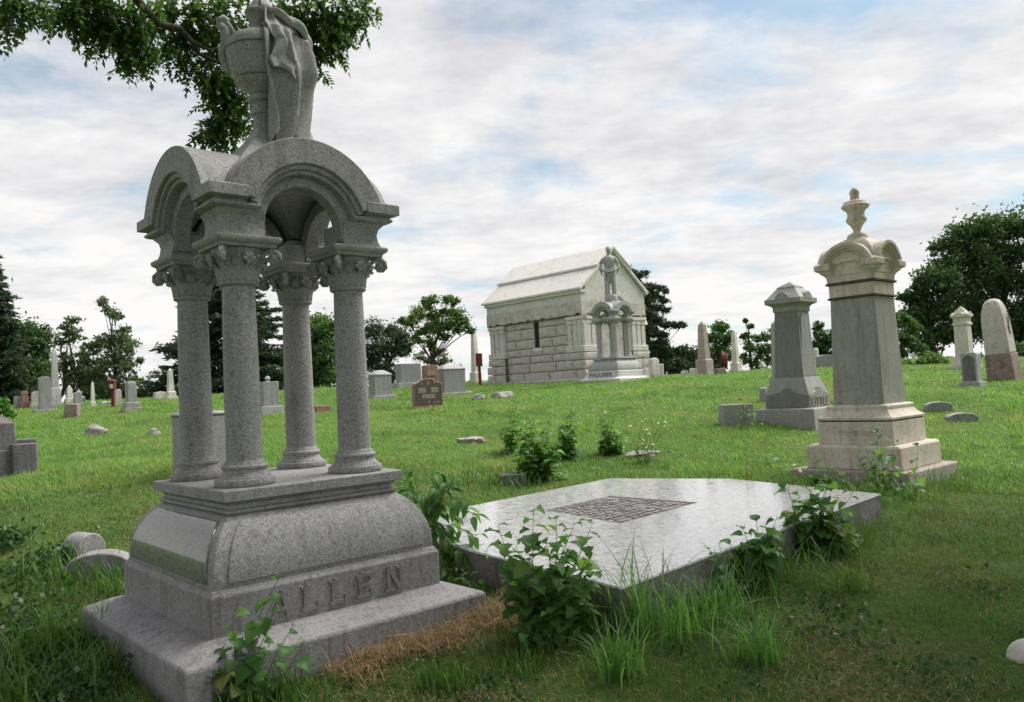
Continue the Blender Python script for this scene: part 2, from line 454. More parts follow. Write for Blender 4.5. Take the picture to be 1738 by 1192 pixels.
def ground_mat():
    m, t = newmat('lawn_ground'); q = NT(t)
    pos = q.n('ShaderNodeNewGeometry').outputs['Position']
    a = q.noise(pos, 0.35, 4, 0.6)
    c = q.ramp(a, [(0.35, (0.075, 0.165, 0.034)), (0.65, (0.135, 0.20, 0.048))])
    b_ = q.noise(pos, 1.3, 6, 0.65)
    c = q.mix(q.ramp(b_, [(0.52, 0.0), (0.72, 0.65)]), c, (0.135, 0.105, 0.05))
    d = q.noise(pos, 14.0, 6, 0.7)
    c = q.mix(q.ramp(d, [(0.35, 0.75), (0.62, 0.0)]), c, (0.045, 0.062, 0.018))
    bp = q.n('ShaderNodeBump', {'Height': q.noise(pos, 30.0, 6, 0.7), 'Strength': 0.8, 'Distance': 0.05})
    b = q.n('ShaderNodeBsdfPrincipled', {'Base Color': c, 'Roughness': 0.95, 'Normal': bp.outputs[0], 'Specular IOR Level': 0.1})
    q.n('ShaderNodeOutputMaterial', {'Surface': b.outputs[0]})
    return m
M['ground'] = ground_mat()

# ------------------------------------------------------------------ terrain
YAW = 0.735
U2 = np.array([math.cos(YAW), math.sin(YAW)]); V2 = np.array([-math.sin(YAW), math.cos(YAW)])
def mpp(d): return d / FPX
# where things meet the ground: pixel and distance -> a point of the hillside
SPOT = {
 'dark_die': (-14, 806, 12.0), 'grey_tablet': (76, 699, 30), 'big_white': (94, 692, 38), 'white_round': (64, 693, 38), 'red_step': (42, 691, 38),
 'grey_low': (31, 691, 38), 'brown_block': (122, 709, 27), 'white_pair_a': (118, 684, 40), 'grey_shoulder': (132, 689, 38),
 'thin_white': (158, 694, 36), 'white_low': (181, 692, 36), 'sign_left': (192, 691, 30), 'pink_pillar': (200, 691, 36), 'grey_pillar': (223, 698, 28),
 'white_obelisk': (290, 677, 40), 'white_block_a': (272, 678, 41), 'fallen_back': (146, 946, 7.3), 'fallen_front': (170, 978, 6.9),
 'rock_a': (162, 736, 20), 'rock_b': (261, 741, 20), 'wide_tablet': (340, 800, 10.5), 'urn_stone': (456, 702, 24), 'grey_die': (646, 677, 28),
 'wide_die': (694, 657, 33), 'brown_stone': (726, 693, 24), 'red_pillar': (731, 668, 28), 'pale_die': (766, 674, 29), 'cream_obelisk': (808, 652, 42),
 'sign_right': (815, 652, 32), 'rock_c': (813, 677, 25), 'rock_d': (854, 676, 25), 'red_low': (545, 697, 24), 'white_step': (1111, 642, 30),
 'tiny_a': (1161, 640, 33), 'tiny_b': (1177, 641, 32), 'pink_obelisk': (1197, 640, 36), 'brown_low': (1222, 637, 35), 'flag': (1222, 634, 41),
 'right_obelisk': (1250, 633, 39), 'finial_stone': (1295, 633, 41), 'low_block': (1250, 716, 15.5), 'behind_little': (1313, 658, 22), 'small_by_little': (1298, 680, 19),
 'blue_grey': (1400, 623, 36), 'cream_post': (1386, 617, 38), 'cross': (1551, 612, 40), 'capped': (1639, 627, 33), 'arch_tablet': (1651, 656, 22),
 'leaning': (1706, 645, 24), 'foot_a': (1592, 694, 17), 'foot_b': (1632, 716, 16), 'block_by_bush': (868, 828, 11.2), 'flat_stone': (1090, 773, 13),
 'half_buried': (800, 754, 15), 'egg': (1741, 1140, 4.55), 'white_slabtop': (458, 700, 30),
}
CTRL = [at(*s) for k, s in SPOT.items() if k not in ('red_pillar', 'white_slabtop')]
CTRL += [np.array(p, float) for p in [
    (-1.7, 5.64, 0.0), (-1.75, 4.2, -0.06), (0.62, 5.1, 0.11), (1.5, 5.6, 0.11), (3.45, 7.7, 0.12), (-0.1, 5.5, 0.06), (1.6, 9.6, 0.22), (-1.3, 7.4, 0.12), (4.9, 11, 0.12), (5.9, 11, 0.14), (4.9, 9.9, 0.1),
    (5.66, 16, 0.55), (2.9, 31, 1.76), (5.9, 34.5, 1.85), (-1.3, 36, 1.78), (3.8, 28.5, 1.68), (1.0, 34.0, 1.76), (5.0, 33, 1.78), (0, 0, 0.0), (0, -6, -0.1), (-8, 0, 0.1), (8, 0, -0.05), (-10, 8, 0.3),
    (10, 8, 0.1), (5, 5, 0.0), (3, 3.6, 0.0), (0, 46, 2.15), (-30, 46, 1.9), (30, 46, 2.2), (-45, 20, 1.2), (45, 20, 1.0), (20, -8, -0.2), (-20, -8, 0.1)]]
CP = np.array(CTRL)
def _tps(r2): return np.where(r2 > 1e-9, r2 * np.log(np.maximum(r2, 1e-9)), 0.0)
_X = CP[:, :2]; _n = len(_X)
_K = _tps(((_X[:, None] - _X[None]) ** 2).sum(-1)) + np.eye(_n) * 6.0
_P = np.c_[np.ones(_n), _X]
_A = np.block([[_K, _P], [_P.T, np.zeros((3, 3))]])
_W = np.linalg.solve(_A, np.r_[CP[:, 2], 0, 0, 0])
def _raw(x, y):
    x = np.asarray(x, float); y = np.asarray(y, float)
    xc = np.clip(x, -55, 55); yc = np.clip(y, -10, 50)
    q = np.stack([xc, yc], -1)
    z = np.concatenate([_tps(((c[:, None] - _X[None]) ** 2).sum(-1)) @ _W[:_n] for c in np.array_split(q.reshape(-1, 2), max(1, q.size // 40000))]).reshape(x.shape)
    z = z + _W[_n] + _W[_n + 1] * xc + _W[_n + 2] * yc
    far = np.clip((y - 44) / 45, 0, 1); far = far * far * (3 - 2 * far)
    z = z - far * 6.0
    bumps = 0.018 * np.sin(x * 2.1 + 1.3 * np.sin(y * 0.9)) * np.sin(y * 1.7 + x * 0.4) + 0.012 * np.sin(x * 4.7 + y * 3.9)
    return z + bumps
_gx = np.arange(-60, 60.01, 0.25); _gy = np.arange(-12, 92.01, 0.25)
_G = _raw(*np.meshgrid(_gx, _gy))
def gz(x, y):
    x = np.asarray(x, float); y = np.asarray(y, float)
    i = np.clip((x + 60) / 0.25, 0, len(_gx) - 1.001); j = np.clip((y + 12) / 0.25, 0, len(_gy) - 1.001)
    i0 = i.astype(int); j0 = j.astype(int); fi = i - i0; fj = j - j0
    return (_G[j0, i0] * (1 - fi) * (1 - fj) + _G[j0, i0 + 1] * fi * (1 - fj) + _G[j0 + 1, i0] * (1 - fi) * fj + _G[j0 + 1, i0 + 1] * fi * fj)
def axis_coords(lo, hi, dense_lo, dense_hi, step):
    a = list(np.arange(dense_lo, dense_hi + 1e-6, step))
    s = step; p = dense_lo; left = []
    while p > lo: s *= 1.35; p -= s; left.append(max(p, lo))
    s = step; p = dense_hi; right = []
    while p < hi: s *= 1.35; p += s; right.append(min(p, hi))
    return np.array(left[::-1] + a + right)
def build_ground():
    xs = axis_coords(-900, 900, -30, 30, 0.5); ys = axis_coords(-60, 1500, -3, 50, 0.5)
    X, Y = np.meshgrid(xs, ys)
    Z = _raw(X, Y)
    V = np.stack([X, Y, Z], -1).reshape(-1, 3)
    w = len(xs)
    i, j = np.meshgrid(np.arange(w - 1), np.arange(len(ys) - 1))
    a = (j * w + i).ravel()
    T = np.stack([a, a + 1, a + 1 + w, a + w], -1)
    me = tris_mesh('ground', V, T, M['ground'])
    me.polygons.foreach_set('use_smooth', [True] * len(me.polygons))
    o = link('ground', me, None)
    tag(o, 'grassy cemetery hillside rising away from the camera', 'ground', kind='structure')
build_ground()

# footprints that keep grass out: (cx, cy, hx, hy, yaw)
FOOT = []
def foot(cx, cy, hx, hy, yaw): FOOT.append((cx, cy, hx, hy, yaw))
def spot(key):
    p = at(*SPOT[key]); return p, SPOT[key][2]

# ------------------------------------------------------------------ the big canopy monument
CZA = 2.735
DIE = [(0.765, 0.545), (0.765, 0.60), (0.760, 0.66), (0.745, 0.72), (0.722, 0.78), (0.690, 0.84), (0.650, 0.885), (0.600, 0.925)]
def die_half(z):
    return float(np.interp(z, [p[1] for p in DIE], [p[0] for p in DIE]))
def acanthus(h, w, curl, r0, r1):
    """leaf hugging a bell: local x outward, y across, z up"""
    mb = MB(); nu, nv = 9, 5
    vs = []; fs = []
    for i in range(nu):
        t = i / (nu - 1)
        wd = w * (0.55 + 0.6 * math.sin(math.pi * min(1, t * 0.9 + 0.1))) * (1 - 0.75 * max(0, t - 0.75) * 4 * 0.9)
        wd *= 1 + 0.16 * math.cos(t * 18)
        z = h * t if t < 0.78 else h * (0.78 + 0.16 * math.sin((t - 0.78) / 0.22 * math.pi * 0.9))
        x = r0 + (r1 - r0) * t ** 1.6 + curl * max(0, t - 0.62) ** 1.2 * 2.4
        for j in range(nv):
            s = j / (nv - 1) * 2 - 1
            vs.append((x - 0.010 * abs(s) ** 1.5 + 0.010 * (1 - abs(s)) - (0.004 if abs(s) == .5 else 0), s * wd * 0.5, z - 0.014 * abs(s)))
    for i in range(nu - 1):
        for j in range(nv - 1):
            a = i * nv + j; fs.append((a, a + 1, a + nv + 1, a + nv))
    return mb.add(vs, fs)
def volute():
    """scroll standing in the x-z plane, x outward"""
    mb = MB()
    path = [(0.115, 0, 2.43), (0.135, 0, 2.48), (0.165, 0, 2.535), (0.205, 0, 2.565), (0.245, 0, 2.562)]
    cx, cz = 0.238, 2.518
    for k in range(13):
        a = R(80) - k * R(48); r = 0.044 * (1 - k / 15)
        path.append((cx + r * math.cos(a), 0, cz + r * math.sin(a)))
    mb.tube(path, [0.012, 0.013, 0.015, 0.017, 0.018] + [0.017] * 8 + [0.014] * 5, 8)
    mb.blob((cx, 0, cz), (0.035, 0.026, 0.035), 1)
    return mb
def palmette():
    mb = MB()
    for k in range(-2, 3):
        a = k * R(32)
        p = [(0.158, 0.0, 2.485)]
        for t in (0.35, 0.7, 1.0):
            p.append((0.165 + 0.02 * t, math.sin(a) * 0.045 * t, 2.485 + math.cos(a) * 0.07 * t))
        mb.tube(p, [0.008, 0.013, 0.014, 0.004], 6)
    mb.blob((0.17, 0, 2.485), 0.014, 1)
    return mb
CAP_ME = {}
def cap_meshes():
    if not CAP_ME:
        for nm, mb in (('acanthus_leaf', acanthus(0.115, 0.078, 0.045, 0.121, 0.150)), ('tall_leaf', acanthus(0.175, 0.072, 0.045, 0.119, 0.163)), ('volute', volute()), ('palmette', palmette())):
            CAP_ME[nm] = mb.mesh(nm, True, 60)
    return CAP_ME
def curved_panel(face, z0, z1, m):
    """raised panel lying on one curved face of the die; face 0..3 = -y,+x,+y,-x"""
    vs = []; fs = []; nz = 9; lift = 0.014
    for lay in (0, 1):
        for i in range(nz):
            z = z0 + (z1 - z0) * i / (nz - 1)
            hh = die_half(z); w = hh - m
            off = hh + (lift if lay else -0.02)
            for s in (-w, w):
                vs.append((s, -off, z))
    for lay in (0, 1):
        b = lay * nz * 2
        for i in range(nz - 1):
            fs.append((b + 2 * i, b + 2 * i + 1, b + 2 * i + 3, b + 2 * i + 2))
    q = nz * 2
    for i in range(nz - 1):
        for k in (0, 1):
            fs.append((2 * i + k, 2 * i + 2 + k, q + 2 * i + 2 + k, q + 2 * i + k))
    fs.append((0, 1, q + 1, q)); t = 2 * (nz - 1)
    fs.append((t, t + 1, q + t + 1, q + t))
    a = [0, R(90), R(180), R(-90)][face]
    vs = [(x * math.cos(a) - y * math.sin(a), x * math.sin(a) + y * math.cos(a), z) for x, y, z in vs]
    return MB().add(vs, fs)
def canopy(root, G, GB_, GC, polished):
    # plinth with a weathered, slightly sloping top
    MB().sq([(1.03, -0.45), (1.0165, 0.0), (1.0165, 0.215), (1.005, 0.226), (0.85, 0.285), (0.80, 0.294)]).build('plinth', GB_, root, 0.012)
    MB().sq([(0.794, 0.27), (0.794, 0.515), (0.782, 0.53), (0.776, 0.548)]).build('name_block', GB_, root, 0.008)
    die = MB().sq([(0.765, 0.53)] + DIE + [(0.585, 0.932)]).build('die', G, root, 0.006)
    for k in range(4):
        curved_panel(k, 0.575, 0.905, 0.085).build('die_panel', polished if k == 3 else G, die, 0.005, angle=25)
    MB().sq([(0.57, 0.92), (0.585, 0.935), (0.60, 0.945), (0.60, 0.962), (0.578, 0.968), (0.575, 0.990), (0.59, 1.004), (0.606, 1.012), (0.6305, 1.018), (0.6305, 1.080), (0.622, 1.087), (0.2, 1.089)]).build('cap_slab', G, root, 0.004)
    for sx, sy in ((-1, -1), (1, -1), (1, 1), (-1, 1)):
        cx, cy = sx * 0.3985, sy * 0.3985
        colm = MB().lathe([(0.111, 1.235), (0.1105, 1.5), (0.1085, 1.8), (0.105, 2.1), (0.1005, 2.345), (0.1005, 2.36)], 40, cx, cy).build('column_shaft', G, root)
        MB().lathe([(0.176, 1.086), (0.184, 1.094), (0.187, 1.112), (0.182, 1.130), (0.163, 1.134), (0.161, 1.142), (0.150, 1.152), (0.137, 1.170), (0.133, 1.188), (0.143, 1.194), (0.145, 1.206), (0.140, 1.217), (0.126, 1.221), (0.124, 1.229), (0.113, 1.245)], 40, cx, cy).build('column_base', G, colm, angle=50)
        cap = MB().lathe([(0.108, 2.345), (0.122, 2.352), (0.127, 2.362), (0.122, 2.374), (0.112, 2.380), (0.114, 2.43), (0.124, 2.49), (0.145, 2.54), (0.165, 2.575), (0.16, 2.59)], 32, cx, cy).build('capital', GC, root, angle=50)
        MB().sq([(0.165, 2.575), (0.182, 2.580), (0.185, 2.598), (0.192, 2.604), (0.205, 2.612), (0.212, 2.625), (0.212, 2.640), (0.205, 2.648)], cx, cy).build('abacus', GC, cap, 0.003)
        C = cap_meshes()
        for k in range(8):
            o = link('acanthus_leaf', C['acanthus_leaf'], GC, cap)
            o.location = (cx, cy, 2.378); o.rotation_euler = (0, 0, k * R(45))
            o2 = link('tall_leaf', C['tall_leaf'], GC, cap)
            o2.location = (cx, cy, 2.378); o2.rotation_euler = (0, 0, k * R(45) + R(22.5))
        for k in range(4):
            o = link('volute', C['volute'], GC, cap); o.location = (cx, cy, 0); o.rotation_euler = (0, 0, k * R(90) + R(45))
            o = link('palmette', C['palmette'], GC, cap); o.location = (cx, cy, 0); o.rotation_euler = (0, 0, k * R(90))
        # impost block between capital and roof corner
        prof = [(0.582, 2.640), (0.562, 2.690), (0.556, 2.735), (0.565, 2.775), (0.590, 2.802), (0.592, 2.812), (0.622, 2.815), (0.640, 2.826), (0.640, 2.840), (0.622, 2.852), (0.624, 2.858), (0.6765, 2.870), (0.6765, 2.938), (0.668, 2.945)]
        vs = []; fs = []
        for o_, z in prof:
            i_ = 0.285 if z < 2.81 else (0.33 if z < 2.85 else 0.42)
            vs += [(sx * i_, sy * i_, z), (sx * o_, sy * i_, z), (sx * o_, sy * o_, z), (sx * i_, sy * o_, z)]
        for a in range(len(prof) - 1):
            for k in range(4):
                p = a * 4 + k; q = a * 4 + (k + 1) % 4
                fs.append((p, q, q + 4, p + 4))
        fs.append((0, 1, 2, 3)); t = (len(prof) - 1) * 4; fs.append((t, t + 1, t + 2, t + 3))
        MB().add(vs, fs).build('corner_block', G, root, 0.004)
    for ax in ('y', 'x'):
        for s in (-1, 1):
            e = lambda a, b: (min(s * a, s * b), max(s * a, s * b))
            MB().arm(0.572, 0.405, CZA, R(19), R(161), 0.671, ax, s).build('barrel_roof', G, root, 0.005)
            MB().arch(0.425, 0.372, 0, CZA, R(17), R(163), *e(0.55, 0.644), ax, 40).build('archivolt', G, root, 0.006)
            MB().arch(0.385, 0.345, 0, CZA, R(12), R(168), *e(0.54, 0.618), ax, 40).build('archivolt', G, root, 0.005)
            MB().arch(0.360, 0.275, 0, CZA, R(-12), R(192), *e(0.44, 0.554), ax, 40).build('arch_ring', G, root, 0.004)
    MB().sq([(0.34, 3.20), (0.27, 3.28), (0.19, 3.37), (0.115, 3.455), (0.072, 3.53), (0.068, 3.55)]).build('roof_peak', G, root, 0.004, angle=28)

def letter_strokes(ch):
    """slab letters in a unit box, strokes as quads (x, z)"""
    if ch == 'A':
        return [[(0, 0), (.22, 0), (.57, 1), (.43, 1)], [(1, 0), (.78, 0), (.43, 1), (.57, 1)], [(.22, .27), (.78, .27), (.74, .42), (.27, .42)], [(-.08, 0), (.30, 0), (.30, .1), (-.08, .1)], [(.70, 0), (1.08, 0), (1.08, .1), (.70, .1)]]
    if ch == 'L':
        return [[(.12, 0), (.36, 0), (.36, 1), (.12, 1)], [(0, 0), (.95, 0), (.95, .16), (0, .16)], [(.8, .1), (.95, .1), (.95, .34), (.84, .34)], [(0, .9), (.48, .9), (.48, 1), (0, 1)]]
    if ch == 'E':
        return [[(.12, 0), (.36, 0), (.36, 1), (.12, 1)], [(0, 0), (.95, 0), (.95, .15), (0, .15)], [(0, .85), (.92, .85), (.92, 1), (0, 1)], [(.3, .43), (.7, .43), (.7, .57), (.3, .57)], [(.8, .1), (.95, .1), (.95, .32), (.84, .32)], [(.8, .7), (.92, .7), (.92, .9), (.8, .9)]]
    if ch == 'N':
        return [[(.08, 0), (.26, 0), (.26, 1), (.08, 1)], [(.74, 0), (.92, 0), (.92, 1), (.74, 1)], [(.08, 1), (.32, 1), (.92, 0), (.68, 0)], [(-.05, 0), (.4, 0), (.4, .1), (-.05, .1)], [(.6, .9), (1.05, .9), (1.05, 1), (.6, 1)]]
def text_meshes(txt, size, depth, spacing=1.0):
    """one mesh and an x offset for each letter of the built-in font, standing in x-z facing -y"""
    outl = []; x = 0
    for ch in txt:
        cu = bpy.data.curves.new('t', 'FONT'); cu.body = ch; cu.size = size; cu.extrude = depth; cu.resolution_u = 3
        ob = bpy.data.objects.new('t', cu); COL.objects.link(ob)
        dg = bpy.context.evaluated_depsgraph_get()
        me = bpy.data.meshes.new_from_object(ob.evaluated_get(dg))
        w = max(v.co.x for v in me.vertices) if len(me.vertices) else size * 0.3
        me.transform(Matrix.Rotation(R(90), 4, 'X'))
        COL.objects.unlink(ob); bpy.data.objects.remove(ob); bpy.data.curves.remove(cu)
        me.name = 'letter'
        outl.append((me, x)); x += (w + size * 0.13) * spacing
    return outl, x

ALLEN = thing('canopy_monument', 'large grey granite canopy monument on four columns, draped urn above, lettered ALLEN', 'monument', (-1.6995, 5.6374, 0), 0.7339, 'canopy monuments')
canopy(ALLEN, M['granite'], M['granite_base'], M['granite_carved'], M['granite_polished'])
foot(-1.6995, 5.6374, 1.03, 1.03, 0.7339)
for ch, s0, s1 in (('A', -.445, -.315), ('L', -.25, -.125), ('L', -.06, .065), ('E', .13, .25), ('N', .345, .49)):
    mb = MB()
    for k, quad in enumerate(letter_strokes(ch)):
        mb.prism([(s0 + (s1 - s0) * x, 0.325 + 0.152 * z) for x, z in quad], -0.812 - 0.0006 * k, -0.785)
    mb.build('letter', M['letter'], ALLEN, smooth=False)
def urn_and_drape():
    G, GC = M['granite'], M['granite_carved']
    urn = MB().lathe([(.085, 3.50), (.074, 3.56), (.067, 3.61), (.070, 3.648), (.086, 3.652), (.091, 3.668), (.086, 3.684), (.068, 3.688), (.068, 3.735), (.078, 3.742), (.098, 3.750), (.104, 3.770), (.098, 3.788), (.080, 3.794), (.088, 3.81), (.110, 3.828),
                      (.150, 3.852), (.182, 3.886), (.189, 3.893), (.172, 3.902), (.192, 3.911), (.212, 3.95), (.230, 4.01), (.238, 4.05), (.241, 4.085), (.241, 4.103), (.222, 4.112), (.239, 4.121), (.235, 4.15), (.224, 4.18), (.198, 4.21), (.152, 4.238), (.112, 4.258), (.086, 4.28),
                      (.070, 4.31), (.068, 4.345), (.078, 4.375), (.098, 4.39), (.104, 4.405), (.098, 4.42), (.075, 4.43), (.06, 4.47), (.03, 4.52), (0.01, 4.53)], 48).build('urn', G, ALLEN, angle=50)
    # camera-right as seen from the path, in the monument's own axes
    n = np.array([-1.6995, 5.6374]); n /= np.linalg.norm(n); t = np.array([n[1], -n[0]])
    a0 = math.atan2(t[1], t[0]) - 0.7339           # azimuth of picture-right
    for s in (1,):
        ca, sa = math.cos(a0 + math.pi), math.sin(a0 + math.pi)
        P = lambda r, z: (r * ca, r * sa, z)
        mb = MB()
        mb.tube([P(.225, 3.99), P(.250, 4.02), P(.262, 4.07), P(.255, 4.13), P(.235, 4.18), P(.235, 4.24), P(.245, 4.28)], [.016, .022, .03, .034, .034, .036, .036], 10)
        mb.tube([P(.245, 4.27), P(.268, 4.30), P(.270, 4.335), P(.245, 4.352), P(.222, 4.335), P(.225, 4.31), P(.245, 4.305), P(.252, 4.32)], [.036, .034, .03, .028, .026, .024, .022, .02], 10)
        mb.tube([P(.235, 4.335), P(.205, 4.29), P(.175, 4.235)], [.022, .02, .02], 8)
        mb.tube([P(.245, 4.03), P(.225, 3.965), P(.205, 3.95)], [.03, .02, .006], 8)
        mb.build('handle', G, urn, angle=70)
    # cloth drawn over the neck and falling down the right flank
    def sheet(nu, nv, fn):
        vs = [fn(j / (nu - 1), i / (nv - 1)) for i in range(nv) for j in range(nu)]
        fs = [(i * nu + j, i * nu + j + 1, (i + 1) * nu + j + 1, (i + 1) * nu + j) for i in range(nv - 1) for j in range(nu - 1)]
        return MB().add(vs, fs)
    zs = [4.50, 4.44, 4.37, 4.30, 4.24, 4.19, 4.10, 3.97, 3.85, 3.72, 3.58, 3.44]
    r_in = [.06, .10, .105, .125, .20, .255, .265, .262, .225, .175, .165, .170]     # towards the edges: close to the urn
    r_out = [.07, .115, .16, .235, .29, .315, .345, .365, .335, .315, .305, .300]     # over the handle
    G_ = np.linspace(0, 1, len(zs))
    def fall(p, q):
        th = R(-82) * (1 - p) + R(105) * p + R(5) * math.sin(q * 8 + 1) * (1 - p) * q
        w = math.exp(-((math.degrees(th) - 6) / 44) ** 2)
        zz = float(np.interp(q, G_, zs))
        r = float(np.interp(q, G_, r_in)) * (1 - w) + float(np.interp(q, G_, r_out)) * w
        gain = min(1, max(0, q - 0.12) * 3.0)
        ph = 34 * p + 1.8 * math.sin(q * 5 + p * 4) + .9 * math.sin(q * 11 + 6 * p)
        tri = abs((ph / math.pi) % 2 - 1) * 2 - 1
        r += (0.026 + .022 * q) * gain * tri + 0.010 * gain * math.sin(ph * 2.3 + 9 * q)
        r += 0.018 * math.sin(q * 40 - p * 12) * math.exp(-((q - 0.36) / 0.10) ** 2)
        r += 0.016 * math.sin((q - .75) * 30 + p * 14) * max(0, q - .55)
        zz += (0.05 * math.sin(ph * 0.7 + 1)) * max(0, q - 0.8) / 0.2
        a = a0 + th
        return (r * math.cos(a), r * math.sin(a), zz)
    mb = sheet(110, 84, fall)
    def strip(p, q):
        # zig-zag edge of the cloth turned back upon itself
        zz = 4.40 - 0.50 * q - 0.03 * p
        zig = abs((q * 3.4) % 2 - 1)
        th = R(-80) + R(16) * zig * q + (R(20) + R(16) * q) * p
        r = float(np.interp(-zz, [-4.45, -4.30, -4.22, -4.12, -3.9], [.125, .165, .255, .300, .292])) + 0.020 * math.sin(p * 7 + q * 9) + .012
        a = a0 + th
        return (r * math.cos(a), r * math.sin(a), zz + .03 * math.sin(p * 5) * q)
    mb2 = sheet(22, 60, strip)
    def swag(p, q):
        # roll of cloth crossing from the neck to the handle
        th = R(-70) + R(78) * p; zc = 4.40 - 0.19 * p ** 1.2 - .03 * math.sin(p * 3)
        rb = float(np.interp(p, [0, .3, .6, 1], [.12, .21, .29, .335]))
        an = q * 5.2 - 1.2
        rad = .035 * (.7 + .5 * math.sin(p * 2.6)) * (1 + .2 * math.sin(p * 20 + q * 7))
        a = a0 + th
        return ((rb + rad * math.cos(an)) * math.cos(a), (rb + rad * math.cos(an)) * math.sin(a), zc + rad * math.sin(an))
    mb3 = sheet(40, 18, swag)
    for b_, nm in ((mb, 'drape'), (mb2, 'drape_fold'), (mb3, 'drape_roll')):
        o = b_.build(nm, GC, urn, angle=48)
        so = o.modifiers.new('thick', 'SOLIDIFY'); so.thickness = 0.014; so.offset = -1
urn_and_drape()

# ------------------------------------------------------------------ ledger slab
def ledger():
    ZS = 0.35
    def hit(x, y):
        r = ray(x, y); return CAMP + r * ((ZS - EYE) / r[2])
    N = hit(1053.5, 998)
    def loc(x, y):
        q = (hit(x, y) - N)[:2]; return (float(q @ U2), float(q @ V2))
    def W(u, v, dz=0.0): return (u, v, dz)
    root = thing('ledger_slab', 'wide flat polished grey stone grave slab with a dark inscribed panel, lying in the grass', 'grave slab', tuple(N), YAW)
    pts = [(0, 0), loc(1495, 838), loc(1240, 812.5), loc(1034, 812), loc(630, 892)]
    n = len(pts)
    P0, P1, P2, P3 = loc(1053, 889), loc(1185, 853), loc(1035, 842), loc(925, 866)
    inner = [P0, P1, P2, P3]
    # top: ring of quads round the sunk panel
    vs = [W(*p, -0.012) for p in pts] + [W(*p, 0) for p in pts] + [W(*p) for p in inner] + [W(*p, -0.014) for p in inner]
    cen = (2.2, 1.6)
    vs = [W(cen[0] + (p[0] - cen[0]) * 1.0, cen[1] + (p[1] - cen[1]) * 1.0, -0.012) for p in pts] + [W(p[0] + (cen[0] - p[0]) * 0.004, p[1] + (cen[1] - p[1]) * 0.004, 0) for p in pts] + [W(*p) for p in inner] + [W(*p, -0.014) for p in inner]
    fs = [(k, (k + 1) % n, n + (k + 1) % n, n + k) for k in range(n)]
    a = n; b = 2 * n; c = 2 * n + 4
    fs += [(a, a + 1, b + 1, b), (a + 1, a + 2, b + 2, b + 1), (a + 2, a + 3, b + 2), (a + 3, a + 4, b + 3, b + 2), (a + 4, a, b, b + 3)]
    fs += [(b + k, b + (k + 1) % 4, c + (k + 1) % 4, c + k) for k in range(4)]
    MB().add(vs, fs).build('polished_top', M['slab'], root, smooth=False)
    vs = [W(p[0] + (cen[0] - p[0]) * 0.003, p[1] + (cen[1] - p[1]) * 0.003, -0.012) for p in pts] + [(p[0], p[1], -0.5) for p in pts]
    fs = [tuple(range(n))] + [(k, n + k, n + (k + 1) % n, (k + 1) % n) for k in range(n)]
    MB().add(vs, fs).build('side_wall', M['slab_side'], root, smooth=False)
    panel = MB().add([W(*p, -0.013) for p in inner] + [W(*p, -0.05) for p in inner], [(0, 1, 2, 3), (0, 4, 5, 1), (1, 5, 6, 2), (2, 6, 7, 3), (3, 7, 4, 0)]).build('inscribed_panel', M['inscribed'], root, smooth=False)
    rr = random.Random(4)
    mb = MB()
    for row in range(11):
        t = (row + 0.6) / 11.4
        s = 0.03
        while s < 0.95:
            w = rr.uniform(0.012, 0.045)
            if rr.random() < 0.8:
                def Q(s_, t_):
                    x0 = P0[0] + (P1[0] - P0[0]) * s_; x1 = P3[0] + (P2[0] - P3[0]) * s_
                    y0 = P0[1] + (P1[1] - P0[1]) * s_; y1 = P3[1] + (P2[1] - P3[1]) * s_
                    return x0 + (x1 - x0) * t_, y0 + (y1 - y0) * t_
                h = 0.006 + 0.010 * rr.random()
                c4 = [Q(s, t), Q(min(.97, s + w), t), Q(min(.97, s + w), t + 0.045), Q(s, t + 0.045)]
                mb.add([W(*p, -0.013) for p in c4] + [W(*p, -0.013 + h) for p in c4], [(4, 5, 6, 7), (0, 1, 5, 4), (1, 2, 6, 5), (2, 3, 7, 6), (3, 0, 4, 7)])
            s += w + rr.uniform(0.006, 0.02)
    o = mb.build('worn_letters', M['inscribed'], panel, smooth=False)
    o['kind'] = 'stuff'
    c = N[:2] + U2 * 2.2 + V2 * 1.75
    foot(c[0], c[1], 2.05, 1.65, YAW + .04)
ledger()

